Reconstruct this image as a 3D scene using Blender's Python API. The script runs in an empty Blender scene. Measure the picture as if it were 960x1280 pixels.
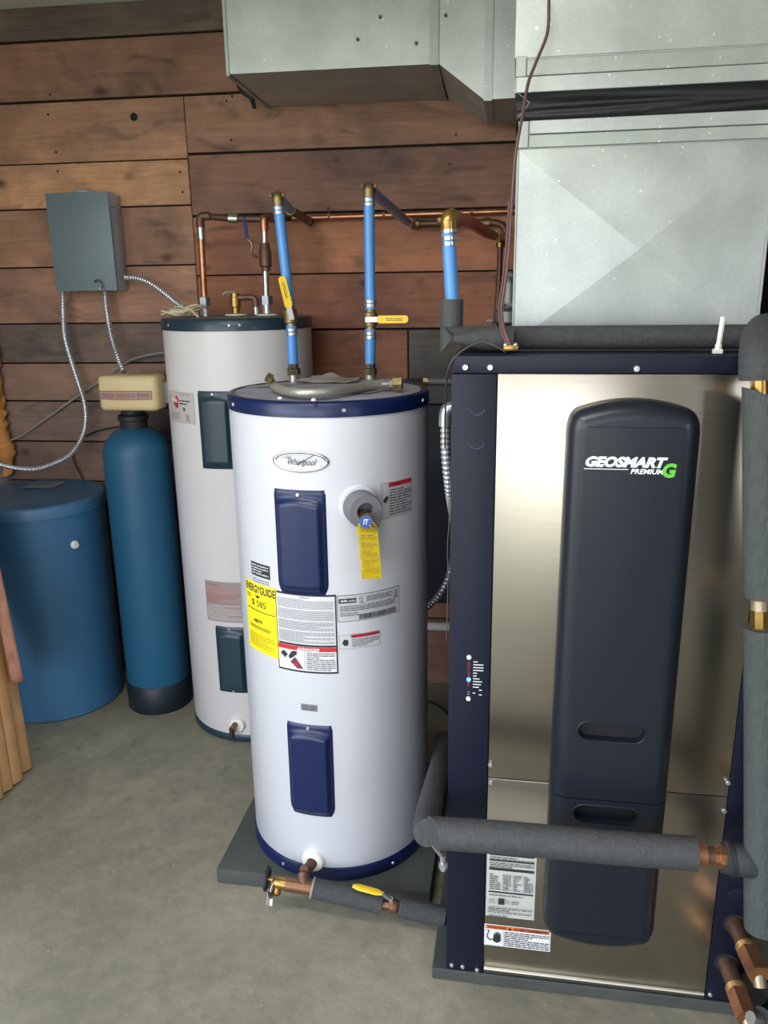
import bpy, bmesh, math, random
from math import sin, cos, pi, atan2, sqrt
from mathutils import Vector, Matrix, noise
random.seed(7)
scene = bpy.context.scene
COL = scene.collection
V = Vector

# ------------------------------------------------------------------ camera
PITCH, ROLL, YAW, FPX = .27137, .01412, -.13328, 993.0
EYE = V((0, 0, 1.5))
_F = V((sin(YAW)*cos(PITCH), cos(YAW)*cos(PITCH), -sin(PITCH)))
_r = V((cos(YAW), -sin(YAW), 0)); _d = _F.cross(_r)
_R = cos(ROLL)*_r + sin(ROLL)*_d; _D = -sin(ROLL)*_r + cos(ROLL)*_d
cam = bpy.data.objects.new('camera', bpy.data.cameras.new('camera')); COL.objects.link(cam)
m = Matrix.Identity(4)
for i in range(3):
    m[i][0] = _R[i]; m[i][1] = -_D[i]; m[i][2] = -_F[i]; m[i][3] = EYE[i]
cam.matrix_world = m
cam.data.sensor_fit = 'HORIZONTAL'; cam.data.sensor_width = 36; cam.data.lens = FPX/960*36
cam.data.clip_start = .05
scene.camera = cam

# ------------------------------------------------------------------ light
world = bpy.data.worlds.new('world'); scene.world = world; world.use_nodes = True
wn = world.node_tree.nodes; wl = world.node_tree.links
bg = wn['Background']
tc = wn.new('ShaderNodeTexCoord'); sep = wn.new('ShaderNodeSeparateXYZ'); cr = wn.new('ShaderNodeValToRGB')
wl.new(tc.outputs['Generated'], sep.inputs[0]); wl.new(sep.outputs['Z'], cr.inputs[0]); wl.new(cr.outputs[0], bg.inputs[0])
cr.color_ramp.elements[0].position = 0; cr.color_ramp.elements[0].color = (.93, .95, 1, 1)
cr.color_ramp.elements[1].position = .8; cr.color_ramp.elements[1].color = (.62, .76, 1, 1)
bg.inputs[1].default_value = 4.2                     # bright overcast sky outside the open door
DOOR = dict(x0=-1.80, x1=.35, y=-2.6, z=2.3)          # the open garage door behind the camera
WIN = dict(x=2.3, y0=-2.3, y1=-.7, z0=1.1, z1=2.2)     # window in the right wall
SIDE = dict(x=-1.875, y0=-2.0, y1=.75, z=2.36)         # wide opening in the left wall, beside the camera
def portal(name, loc, rot, sx, sy):
    l = bpy.data.lights.new(name, 'AREA'); l.shape = 'RECTANGLE'; l.size = sx; l.size_y = sy
    l.energy = 1; l.cycles.is_portal = True
    o = bpy.data.objects.new(name, l); COL.objects.link(o); o.location = loc; o.rotation_euler = rot
portal('door_daylight', ((DOOR['x0']+DOOR['x1'])/2, DOOR['y'], DOOR['z']/2), (pi/2, 0, 0), DOOR['x1']-DOOR['x0'], DOOR['z'])
portal('window_daylight', (WIN['x'], (WIN['y0']+WIN['y1'])/2, (WIN['z0']+WIN['z1'])/2), (pi/2, 0, pi/2), WIN['y1']-WIN['y0'], WIN['z1']-WIN['z0'])
portal('side_daylight', (SIDE['x'], (SIDE['y0']+SIDE['y1'])/2, SIDE['z']/2), (pi/2, 0, -pi/2), SIDE['y1']-SIDE['y0'], SIDE['z'])
FILL = (-.55, .55, 2.395)                              # added fill light under the ceiling, brightens upward faces; no lamp known there
ll = bpy.data.lights.new('fill_light', 'AREA'); ll.shape = 'RECTANGLE'; ll.size = 1.15; ll.size_y = .16; ll.energy = 13; ll.color = (1, .97, .90)
lo_ = bpy.data.objects.new('fill_light', ll); COL.objects.link(lo_); lo_.location = (FILL[0], FILL[1], FILL[2]-.045)
vs = scene.view_settings
vs.view_transform = 'Standard'; vs.look = 'None'; vs.gamma = 1; vs.use_curve_mapping = False
vs.exposure = .80
scene.cycles.use_denoising = True
scene.cycles.max_bounces = 10; scene.cycles.diffuse_bounces = 6; scene.cycles.glossy_bounces = 5
scene.cycles.sample_clamp_indirect = 6
scene.cycles.caustics_reflective = False; scene.cycles.caustics_refractive = False

# ------------------------------------------------------------------ helpers
def at(px, py, Y):
    "the point at depth Y (metres) that the photograph shows at pixel px, py"
    v = _R*((px-480)/FPX) + _D*((py-640)/FPX) + _F
    return EYE + v*(Y/v.y)
def at_z(px, py, Z):
    v = _R*((px-480)/FPX) + _D*((py-640)/FPX) + _F
    return EYE + v*((Z-1.5)/v.z)

def lin(c):
    return tuple(((x/255)/12.92 if x/255 <= .04045 else ((x/255+.055)/1.055)**2.4) for x in c[:3]) + (1,)
MATS = {}
def mat(name, rgb, rough=.5, metal=0, var=0, scale=8, bump=0, bscale=60, stretch=(1, 1, 1), coat=0, rvar=0, emit=0, rgb2=None, aniso=0):
    "procedural principled material; rgb in sRGB 0-255; var = noise variation towards rgb2 (or darker)"
    if name in MATS: return MATS[name]
    M = bpy.data.materials.new(name); M.use_nodes = True; MATS[name] = M
    nt = M.node_tree; N = nt.nodes; L = nt.links; p = N['Principled BSDF']
    p.inputs['Base Color'].default_value = lin(rgb); p.inputs['Roughness'].default_value = rough
    p.inputs['Metallic'].default_value = metal
    if coat: p.inputs['Coat Weight'].default_value = coat; p.inputs['Coat Roughness'].default_value = .12
    if emit: p.inputs['Emission Color'].default_value = lin(rgb); p.inputs['Emission Strength'].default_value = emit
    if aniso: p.inputs['Anisotropic'].default_value = aniso
    tc = N.new('ShaderNodeTexCoord'); mp = N.new('ShaderNodeMapping'); L.new(tc.outputs['Object'], mp.inputs[0]); mp.inputs['Scale'].default_value = stretch
    if var or rvar:
        nz = N.new('ShaderNodeTexNoise'); nz.inputs['Scale'].default_value = scale; nz.inputs['Detail'].default_value = 6
        L.new(mp.outputs[0], nz.inputs[0])
    if var:
        r = N.new('ShaderNodeValToRGB'); r.color_ramp.elements[0].position = .35; r.color_ramp.elements[1].position = .65
        c2 = rgb2 or tuple(x*.7 for x in rgb)
        a = lin(rgb); b_ = lin(c2)
        r.color_ramp.elements[0].color = tuple(a[i]*(1-var)+b_[i]*var for i in range(3))+(1,)
        r.color_ramp.elements[1].color = a
        L.new(nz.outputs['Fac'], r.inputs[0]); L.new(r.outputs[0], p.inputs['Base Color'])
    if rvar:
        mr = N.new('ShaderNodeMapRange'); mr.inputs[3].default_value = max(0, rough-rvar); mr.inputs[4].default_value = rough+rvar
        L.new(nz.outputs['Fac'], mr.inputs[0]); L.new(mr.outputs[0], p.inputs['Roughness'])
    if bump:
        n2 = N.new('ShaderNodeTexNoise'); n2.inputs['Scale'].default_value = bscale; n2.inputs['Detail'].default_value = 4
        L.new(mp.outputs[0], n2.inputs[0])
        bp = N.new('ShaderNodeBump'); bp.inputs['Strength'].default_value = bump; bp.inputs['Distance'].default_value = .004
        L.new(n2.outputs['Fac'], bp.inputs['Height']); L.new(bp.outputs[0], p.inputs['Normal'])
    return M

# geometry
def box(bm, a, b, bev=0, seg=2):
    r = bmesh.ops.create_cube(bm, size=1); vs_ = r['verts']
    for v in vs_:
        v.co = V(((a[i]+b[i])/2 + v.co[i]*(b[i]-a[i]) for i in range(3)))
    if bev:
        es = list({e for v in vs_ for e in v.link_edges})
        bmesh.ops.bevel(bm, geom=es, offset=bev, segments=seg, affect='EDGES', profile=.5)
    return bm
def spline(pts, n=8):
    pts = [V(p) for p in pts]
    if len(pts) < 3: return pts
    P = [2*pts[0]-pts[1]] + pts + [2*pts[-1]-pts[-2]]; out = []
    for i in range(1, len(P)-2):
        for k in range(n):
            t = k/n; a, b, c, d = P[i-1:i+3]
            out.append(.5*((2*b)+(c-a)*t+(2*a-5*b+4*c-d)*t*t+(3*b-a-3*c+d)*t**3))
    out.append(pts[-1]); return out
def resample(pts, step):
    out = [pts[0]]; acc = 0
    for a, b in zip(pts, pts[1:]):
        L = (b-a).length; d = step-acc
        while d <= L:
            out.append(a.lerp(b, d/L)); d += step
        acc = L-(d-step)
    return out
def tube(bm, pts, r, seg=14, cap=True, rf=None, cut0=None, cut1=None, inner=0):
    pts = [V(p) for p in pts]; rings = []
    t0 = (pts[1]-pts[0]).normalized()
    up = V((0, 0, 1)) if abs(t0.z) < .9 else V((0, 1, 0))
    n = t0.cross(up).normalized()
    for i, p in enumerate(pts):
        t = (pts[min(i+1, len(pts)-1)]-pts[max(i-1, 0)]).normalized()
        n = (n - t*n.dot(t)).normalized(); b_ = t.cross(n)
        rr = rf(i) if rf else (r[i] if isinstance(r, (list, tuple)) else r)
        ring = []
        for k in range(seg):
            a = 2*pi*k/seg; q = p + rr*(cos(a)*n+sin(a)*b_)
            c = cut0 if i == 0 else (cut1 if i == len(pts)-1 else None)
            if c is not None: q = q + t*((q-p).dot(V(c)))
            ring.append(bm.verts.new(q))
        rings.append(ring)
    for A, B in zip(rings, rings[1:]):
        for k in range(seg):
            bm.faces.new((A[k], A[(k+1) % seg], B[(k+1) % seg], B[k]))
    if cap: 
        for ring, fl in ((rings[0], 1), (rings[-1], 0)):
            if inner:
                c = sum((v.co for v in ring), V())/seg
                ins = [bm.verts.new(c+(v.co-c)*inner) for v in ring]
                for k in range(seg):
                    f = (ring[k], ring[(k+1) % seg], ins[(k+1) % seg], ins[k]); bm.faces.new(f[::-1] if fl else f)
                bm.faces.new(ins[::-1] if fl else ins)
            else: bm.faces.new(ring[::-1] if fl else ring)
    return bm
def lathe(bm, c, prof, seg=48, axis=None):
    "profile of (radius, height) turned about the axis through c"
    c = V(c); ax = V(axis).normalized() if axis else V((0, 0, 1))
    q = V((0, 0, 1)).rotation_difference(ax)
    rings = []
    for r, h in prof:
        if r < 1e-6: rings.append([bm.verts.new(c+q@V((0, 0, h)))])
        else: rings.append([bm.verts.new(c+q@V((r*cos(2*pi*k/seg), r*sin(2*pi*k/seg), h))) for k in range(seg)])
    for A, B in zip(rings, rings[1:]):
        for k in range(seg):
            k2 = (k+1) % seg
            if len(A) == 1 and len(B) == 1: continue
            if len(A) == 1: bm.faces.new((A[0], B[k2], B[k]))
            elif len(B) == 1: bm.faces.new((A[k], A[k2], B[0]))
            else: bm.faces.new((A[k], A[k2], B[k2], B[k]))
    for ring, fl in ((rings[0], 1), (rings[-1], 0)):
        if len(ring) > 1: bm.faces.new(ring[::-1] if fl else ring)
    return bm
def B(): return bmesh.new()
WO = {}
def part(name, bm, m_, parent=None, mtx=None, smooth=True, ang=35):
    "links the bmesh as ONE object, origin at the middle of its base"
    if mtx is not None: bmesh.ops.transform(bm, matrix=mtx, verts=bm.verts)
    bmesh.ops.recalc_face_normals(bm, faces=bm.faces)
    xs = [v.co for v in bm.verts]
    o0 = V(((min(c.x for c in xs)+max(c.x for c in xs))/2, (min(c.y for c in xs)+max(c.y for c in xs))/2, min(c.z for c in xs)))
    for v in bm.verts: v.co -= o0
    if smooth:
        for f in bm.faces: f.smooth = True
        for e in bm.edges:
            if len(e.link_faces) == 2 and e.calc_face_angle(0) > math.radians(ang): e.smooth = False
    me = bpy.data.meshes.new(name); bm.to_mesh(me); bm.free()
    for mm in (m_ if isinstance(m_, list) else [m_]): me.materials.append(mm)
    o = bpy.data.objects.new(name, me); COL.objects.link(o)
    WO[o.name] = o0.copy()
    o.parent = parent; o.location = o0 - (WO[parent.name] if parent else V())
    return o
def tag(o, label=None, cat=None, group=None, kind=None):
    if label: o['label'] = label
    if cat: o['category'] = cat
    if group: o['group'] = group
    if kind: o['kind'] = kind
    return o
def thing(name, label, cat, loc, group=None):
    o = bpy.data.objects.new(name, None); COL.objects.link(o); o.location = V(loc); o.empty_display_size = .1
    WO[o.name] = V(loc); return tag(o, label, cat, group)

# flat print: items drawn in a local 2-D frame and laid on a real surface
def text_mesh(s, bold=0.0, shear=0.0):
    c = bpy.data.curves.new('t', 'FONT'); c.body = s; c.size = 1; c.offset = bold; c.shear = shear; c.resolution_u = 3
    o = bpy.data.objects.new('t', c); COL.objects.link(o)
    bpy.context.view_layer.update()
    me = bpy.data.meshes.new_from_object(o.evaluated_get(bpy.context.evaluated_depsgraph_get()))
    vs_ = [(v.co.x, v.co.y) for v in me.vertices]; fs = [tuple(p.vertices) for p in me.polygons]
    bpy.data.objects.remove(o); bpy.data.curves.remove(c); bpy.data.meshes.remove(me)
    return vs_, fs
def decal(name, items, mapf, parent, label=None, off=.0006):
    bm = B(); mats = []; k = 0
    rnd = random.Random(len(items)*7+3)
    def mi(c):
        M_ = c if not isinstance(c, tuple) else mat('print_%d_%d_%d' % c, c, .6)
        if M_ not in mats: mats.append(M_)
        return mats.index(M_)
    def quad(x0, y0, x1, y1, c, o):
        n = max(1, int(abs(x1-x0)/.012)); i_ = mi(c)
        for j in range(n):
            a = x0+(x1-x0)*j/n; b_ = x0+(x1-x0)*(j+1)/n
            f = bm.faces.new([bm.verts.new(mapf(*q, o)) for q in ((a, y0), (b_, y0), (b_, y1), (a, y1))]); f.material_index = i_
    for it in items:
        o = off + k*.00025; k += 1
        if it[0] == 'r': quad(*it[1:5], it[5], o)
        elif it[0] == 'frame':
            x0, y0, x1, y1, c, w = it[1:]
            for q in ((x0, y0, x1, y0+w), (x0, y1-w, x1, y1), (x0, y0+w, x0+w, y1-w), (x1-w, y0+w, x1, y1-w)): quad(*q, c, o)
        elif it[0] == 'p':
            f = bm.faces.new([bm.verts.new(mapf(*q, o)) for q in it[1]]); f.material_index = mi(it[2])
        elif it[0] == 'lines':
            x0, y0, x1, y1, n, c = it[1:7]; h = (y1-y0)/n
            for j in range(n):
                x = x0; y = y1-(j+.75)*h; end = x1 if rnd.random() < .75 else x0+(x1-x0)*rnd.uniform(.4, .9)
                while x < end-.001:
                    w = min(rnd.uniform(.7, 3.2)*h, end-x); quad(x, y, x+w, y+h*.42, c, o); x += w+h*.35
        elif it[0] == 'bars':
            x0, y0, x1, y1, c = it[1:6]; x = x0
            while x < x1:
                w = rnd.choice((.0005, .0009, .0014)); quad(x, y0, x+w, y1, c, o); x += w+rnd.choice((.0005, .001))
        elif it[0] == 't':
            s, x0, y0, x1, y1, c = it[1:7]; bold, sh = (it[7:9] if len(it) > 8 else (0, 0))
            vs_, fs = text_mesh(s, bold, sh)
            a0, a1 = min(v[0] for v in vs_), max(v[0] for v in vs_); b0, b1 = min(v[1] for v in vs_), max(v[1] for v in vs_)
            vv = [bm.verts.new(mapf(x0+(v[0]-a0)/(a1-a0)*(x1-x0), y0+(v[1]-b0)/(b1-b0)*(y1-y0), o)) for v in vs_]
            for f in fs:
                try: ff = bm.faces.new([vv[i] for i in f]); ff.material_index = mi(c)
                except ValueError: pass
    xs = [v.co for v in bm.verts]
    o0 = sum((V(c) for c in xs), V())/len(xs)
    for v in bm.verts: v.co -= o0
    me = bpy.data.meshes.new(name); bm.to_mesh(me); bm.free()
    for M_ in mats: me.materials.append(M_)
    ob = bpy.data.objects.new(name, me); COL.objects.link(ob); WO[ob.name] = o0
    ob.parent = parent; ob.location = o0-WO[parent.name]
    if label: ob['label'] = label
    return ob
def screw(p, nrm, r, parent, m_=None, name='screw'):
    bm = B(); lathe(bm, p, [(r, 0), (r, r*.35), (r*.75, r*.7), (0, r*.75)], 10, nrm)
    return part(name, bm, m_ or MATS['zinc'], parent)

# ------------------------------------------------------------------ materials
mat('zinc', (205, 208, 212), .35, .8)
mat('brass', (176, 140, 80), .32, .9, var=.5, scale=60)
mat('old_brass', (150, 128, 90), .45, .85, var=.6, scale=50)
mat('copper', (196, 138, 104), .34, .85, var=.5, scale=30, rgb2=(128, 84, 64))
mat('dull_copper', (122, 92, 78), .5, .6, var=.6, scale=40)
mat('steel_ring', (190, 188, 182), .3, .9)
mat('blue_pex', (76, 140, 208), .38, 0, coat=.2)
mat('red_pex', (168, 52, 44), .4, 0, coat=.1)
mat('yellow_grip', (238, 196, 30), .45)
mat('foam_grey', (66, 68, 70), .85, 0, var=.5, scale=90, bump=.5, bscale=160)
mat('foam_light', (72, 73, 75), .7, .15, var=.4, scale=90, bump=.5, bscale=160)
mat('black_rubber', (28, 29, 32), .6, 0, bump=.2)
mat('white_enamel', (210, 211, 219), .3, 0, coat=.25, var=.08, scale=3)
mat('old_enamel', (216, 212, 214), .38, 0, coat=.15, var=.12, scale=3)
mat('navy', (10, 27, 72), .36)
mat('navy_cabinet', (14, 18, 38), .5, 0, var=.25, scale=5).node_tree.nodes['Principled BSDF'].inputs['Specular IOR Level'].default_value = .3
mat('teal_dark', (28, 52, 64), .4, 0, coat=.1)
mat('tank_blue', (30, 88, 122), .5, 0, var=.25, scale=4, stretch=(1, 1, .3))
mat('brine_blue', (54, 102, 140), .45, 0, var=.3, scale=3)
mat('boot_black', (14, 28, 38), .5)
mat('beige', (205, 184, 140), .5)
mat('dusty', (170, 172, 186), .5, .2, var=.7, scale=14, rgb2=(122, 124, 144))
mat('dusty_teal', (120, 126, 124), .6, 0, var=.6, scale=14)
mat('box_grey', (116, 132, 138), .5, .1, var=.2, scale=5)
mat('conduit', (196, 200, 206), .34, .75)
mat('braid', (184, 180, 170), .42, .6, var=.5, scale=260)
mat('cable_grey', (142, 138, 132), .6)
mat('cover_plastic', (22, 27, 38), .34, 0, bump=.06, bscale=500)
mat('dark_slot', (12, 14, 20), .6)
mat('paper', (214, 208, 204), .8, 0, var=.3, scale=20)
mat('pad', (66, 69, 67), .8, 0, var=.35, scale=10, bump=.3, bscale=120)
mat('canvas', (22, 24, 28), .45, 0, bump=.1, bscale=200)
mat('white_plastic', (222, 220, 212), .5)
mat('wire_maroon', (96, 66, 66), .5)
mat('led_blue', (60, 150, 255), .3, emit=4)
mat('foam_orange', (196, 138, 72), .75, 0, var=.5, scale=25, bump=.8, bscale=50, rgb2=(150, 88, 50))
mat('pine', (204, 160, 112), .5, 0, var=.5, scale=10, stretch=(6, 6, .6), rgb2=(176, 126, 80))
mat('red_wood', (156, 104, 80), .45, 0, var=.5, scale=10, stretch=(6, 6, .6), rgb2=(104, 56, 44))
mat('painted_board', (170, 172, 166), .7, 0, var=.2, scale=4)
mat('ceiling_paint', (238, 240, 228), .8, 0, var=.15, scale=3)
mat('dark_box', (44, 48, 56), .6)
mat('panel_grey', (74, 76, 80), .6, .1)

def galvanised(name, rgb, rough):
    M = bpy.data.materials.new(name); M.use_nodes = True; MATS[name] = M
    N = M.node_tree.nodes; L = M.node_tree.links; p = N['Principled BSDF']
    p.inputs['Metallic'].default_value = .55
    tc = N.new('ShaderNodeTexCoord'); vo = N.new('ShaderNodeTexVoronoi'); vo.inputs['Scale'].default_value = 190
    nz = N.new('ShaderNodeTexNoise'); nz.inputs['Scale'].default_value = 7; nz.inputs['Detail'].default_value = 8
    sp = N.new('ShaderNodeTexNoise'); sp.inputs['Scale'].default_value = 75; sp.inputs['Detail'].default_value = 2
    for n in (vo, nz, sp): L.new(tc.outputs['Object'], n.inputs['Vector'])
    r = N.new('ShaderNodeValToRGB'); r.color_ramp.elements[0].color = lin(tuple(x*.86 for x in rgb)); r.color_ramp.elements[1].color = lin(rgb)
    r.color_ramp.elements[0].position = .3; r.color_ramp.elements[1].position = .7; L.new(nz.outputs['Fac'], r.inputs[0])
    hs = N.new('ShaderNodeSeparateColor'); L.new(vo.outputs['Color'], hs.inputs[0])
    mr = N.new('ShaderNodeMapRange'); mr.inputs[3].default_value = .96; mr.inputs[4].default_value = 1.03; L.new(hs.outputs[0], mr.inputs[0])
    mx = N.new('ShaderNodeMix'); mx.data_type = 'RGBA'; mx.blend_type = 'MULTIPLY'; mx.inputs[0].default_value = 1
    L.new(r.outputs[0], mx.inputs[6]); L.new(mr.outputs[0], mx.inputs[7])
    # small white plaster specks
    s2 = N.new('ShaderNodeValToRGB'); s2.color_ramp.elements[0].position = .72; s2.color_ramp.elements[1].position = .745; L.new(sp.outputs['Fac'], s2.inputs[0])
    m2 = N.new('ShaderNodeMix'); m2.data_type = 'RGBA'; L.new(s2.outputs[0], m2.inputs[0]); L.new(mx.outputs[2], m2.inputs[6]); m2.inputs[7].default_value = lin((225, 225, 220))
    L.new(m2.outputs[2], p.inputs['Base Color'])
    m3 = N.new('ShaderNodeMapRange'); m3.inputs[3].default_value = rough-.06; m3.inputs[4].default_value = rough+.1; L.new(nz.outputs['Fac'], m3.inputs[0]); L.new(m3.outputs[0], p.inputs['Roughness'])
    return M
galvanised('galv', (190, 196, 193), .40)
galvanised('galv_strip', (180, 187, 182), .48)

def brushed():
    M = bpy.data.materials.new('brushed_steel'); M.use_nodes = True; MATS['brushed_steel'] = M
    N = M.node_tree.nodes; L = M.node_tree.links; p = N['Principled BSDF']
    p.inputs['Metallic'].default_value = 1
    tc = N.new('ShaderNodeTexCoord'); mp = N.new('ShaderNodeMapping'); mp.inputs['Scale'].default_value = (1.5, 1, 260); L.new(tc.outputs['Object'], mp.inputs[0])
    nz = N.new('ShaderNodeTexNoise'); nz.inputs['Scale'].default_value = 3; nz.inputs['Detail'].default_value = 5; L.new(mp.outputs[0], nz.inputs['Vector'])
    r = N.new('ShaderNodeValToRGB'); r.color_ramp.elements[0].color = lin((152, 145, 133)); r.color_ramp.elements[1].color = lin((178, 171, 158)); L.new(nz.outputs['Fac'], r.inputs[0])
    L.new(r.outputs[0], p.inputs['Base Color'])
    sm = N.new('ShaderNodeTexNoise'); sm.inputs['Scale'].default_value = 5; L.new(tc.outputs['Object'], sm.inputs['Vector'])
    mr = N.new('ShaderNodeMapRange'); mr.inputs[3].default_value = .24; mr.inputs[4].default_value = .36; L.new(sm.outputs['Fac'], mr.inputs[0]); L.new(mr.outputs[0], p.inputs['Roughness'])
    bp = N.new('ShaderNodeBump'); bp.inputs['Strength'].default_value = .05; bp.inputs['Distance'].default_value = .001; L.new(nz.outputs['Fac'], bp.inputs['Height']); L.new(bp.outputs[0], p.inputs['Normal'])
    return M
brushed()

def wood_wall():
    "rough sawn board; the colour of each board comes from the object's own colour"
    M = bpy.data.materials.new('barn_board'); M.use_nodes = True; MATS['barn_board'] = M
    N = M.node_tree.nodes; L = M.node_tree.links; p = N['Principled BSDF']; p.inputs['Roughness'].default_value = .75
    p.inputs['Specular IOR Level'].default_value = .25
    oi = N.new('ShaderNodeObjectInfo'); tc = N.new('ShaderNodeTexCoord')
    off = N.new('ShaderNodeVectorMath'); off.operation = 'ADD'
    cmb = N.new('ShaderNodeCombineXYZ'); ml = N.new('ShaderNodeMath'); ml.operation = 'MULTIPLY'; ml.inputs[1].default_value = 37
    L.new(oi.outputs['Random'], ml.inputs[0]); L.new(ml.outputs[0], cmb.inputs[0]); L.new(ml.outputs[0], cmb.inputs[2])
    L.new(tc.outputs['Object'], off.inputs[0]); L.new(cmb.outputs[0], off.inputs[1])
    def nz(scale, st, det=6, dist=0):
        mp = N.new('ShaderNodeMapping'); mp.inputs['Scale'].default_value = st; L.new(off.outputs[0], mp.inputs[0])
        n = N.new('ShaderNodeTexNoise'); n.inputs['Scale'].default_value = scale; n.inputs['Detail'].default_value = det; n.inputs['Distortion'].default_value = dist
        L.new(mp.outputs[0], n.inputs['Vector']); return n
    def ramp(src, p0, c0, p1, c1):
        r = N.new('ShaderNodeValToRGB'); r.color_ramp.elements[0].position = p0; r.color_ramp.elements[1].position = p1
        r.color_ramp.elements[0].color = c0; r.color_ramp.elements[1].color = c1; L.new(src, r.inputs[0]); return r
    def mul(a, b_, blend='MULTIPLY', fac=1):
        x = N.new('ShaderNodeMix'); x.data_type = 'RGBA'; x.blend_type = blend
        if isinstance(fac, (int, float)): x.inputs[0].default_value = fac
        else: L.new(fac, x.inputs[0])
        L.new(a, x.inputs[6])
        if isinstance(b_, tuple): x.inputs[7].default_value = b_
        else: L.new(b_, x.inputs[7])
        return x.outputs[2]
    grain = ramp(nz(6, (1, 1, 11), 8, .9).outputs['Fac'], .3, (.82, .81, .80, 1), .7, (1.1, 1.09, 1.08, 1))
    saw = ramp(nz(14, (1, 1, 1), 6).outputs['Fac'], .3, (.86, .86, .87, 1), .7, (1.08, 1.07, 1.05, 1))
    big = ramp(nz(2.4, (1, 1, 1.6), 5, .8).outputs['Fac'], .36, (.70, .71, .76, 1), .62, (1.14, 1.08, 1.0, 1))
    c = mul(oi.outputs['Color'], grain.outputs[0]); c = mul(c, saw.outputs[0]); c = mul(c, big.outputs[0])
    kn = N.new('ShaderNodeTexVoronoi'); kn.inputs['Scale'].default_value = 3.6; kn.inputs['Randomness'].default_value = 1
    mpk = N.new('ShaderNodeMapping'); mpk.inputs['Scale'].default_value = (1, .1, 1.5); L.new(off.outputs[0], mpk.inputs[0]); L.new(mpk.outputs[0], kn.inputs['Vector'])
    kr = ramp(kn.outputs['Distance'], .035, (1, 1, 1, 1), .12, (0, 0, 0, 1))
    kf = N.new('ShaderNodeMath'); kf.operation = 'MULTIPLY'; kf.inputs[1].default_value = .7; L.new(kr.outputs[0], kf.inputs[0])
    c = mul(c, (.018, .014, .013, 1), 'MIX', kf.outputs[0])
    st = ramp(nz(4, (1, 1, 2.6), 6, 1.2).outputs['Fac'], .59, (0, 0, 0, 1), .74, (.6, .6, .6, 1))
    c = mul(c, (.045, .042, .046, 1), 'MIX', st.outputs[0])
    L.new(c, p.inputs['Base Color'])
    bp = N.new('ShaderNodeBump'); bp.inputs['Strength'].default_value = .35; bp.inputs['Distance'].default_value = .003
    L.new(grain.outputs[0], bp.inputs['Height']); L.new(bp.outputs[0], p.inputs['Normal'])
    return M
wood_wall()

def concrete():
    M = bpy.data.materials.new('concrete'); M.use_nodes = True; MATS['concrete'] = M
    N = M.node_tree.nodes; L = M.node_tree.links; p = N['Principled BSDF']; p.inputs['Roughness'].default_value = .72
    tc = N.new('ShaderNodeTexCoord')
    def nz(s, d=8, di=0):
        n = N.new('ShaderNodeTexNoise'); n.inputs['Scale'].default_value = s; n.inputs['Detail'].default_value = d; n.inputs['Distortion'].default_value = di
        L.new(tc.outputs['Object'], n.inputs['Vector']); return n.outputs['Fac']
    def ramp(src, p0, c0, p1, c1):
        r = N.new('ShaderNodeValToRGB'); r.color_ramp.elements[0].position = p0; r.color_ramp.elements[1].position = p1
        r.color_ramp.elements[0].color = c0; r.color_ramp.elements[1].color = c1; L.new(src, r.inputs[0]); return r.outputs[0]
    def mix(f, a, b_, bl='MIX'):
        x = N.new('ShaderNodeMix'); x.data_type = 'RGBA'; x.blend_type = bl
        if isinstance(f, float): x.inputs[0].default_value = f
        else: L.new(f, x.inputs[0])
        for s, i in ((a, 6), (b_, 7)):
            if isinstance(s, tuple): x.inputs[i].default_value = s
            else: L.new(s, x.inputs[i])
        return x.outputs[2]
    c = ramp(nz(2.2, 8, .6), .35, lin((120, 116, 101)), .65, lin((148, 143, 125)))
    c = mix(1., c, ramp(nz(26, 8), .3, (.84, .84, .84, 1), .7, (1.08, 1.08, 1.06, 1)), 'MULTIPLY')
    c = mix(ramp(nz(9, 3, .5), .66, (0, 0, 0, 1), .78, (.5, .5, .5, 1)), c, lin((72, 66, 54)))
    c = mix(ramp(nz(70, 2), .70, (0, 0, 0, 1), .74, (.5, .5, .5, 1)), c, lin((176, 174, 164)))
    L.new(c, p.inputs['Base Color'])
    bp = N.new('ShaderNodeBump'); bp.inputs['Strength'].default_value = .25; bp.inputs['Distance'].default_value = .004
    L.new(nz(55, 6), bp.inputs['Height']); L.new(bp.outputs[0], p.inputs['Normal'])
concrete()
G = MATS

# ------------------------------------------------------------------ the setting
def struct(name, bm, m_, label=None, cat=None): 
    o = part(name, bm, m_); o['kind'] = 'structure'
    if label: o['label'] = label; o['category'] = cat
    return o
XL, XR, YB, YF, ZC = -1.875, 2.3, 2.86, -2.6, 2.432
bm = B(); box(bm, (XL-.1, YF-.1, -.1), (XR+.1, YB+.1, 0)); struct('floor', bm, G['concrete'], 'bare grey concrete floor with stains', 'floor')
bm = B(); box(bm, (XL-.1, YF-.1, ZC), (XR+.1, YB+.1, ZC+.08)); struct('ceiling', bm, G['ceiling_paint'], 'pale painted ceiling above the plank wall', 'ceiling')
bm = B(); s_ = SIDE
for a, b_ in (((YF, 0), (s_['y0'], ZC)), ((s_['y1'], 0), (YB, ZC)), ((s_['y0'], s_['z']), (s_['y1'], ZC))): box(bm, (XL-.1, a[0], a[1]), (XL, b_[0], b_[1]))
struct('wall_left', bm, G['painted_board'], 'pale painted wall behind the blue brine tank', 'wall')
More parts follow.
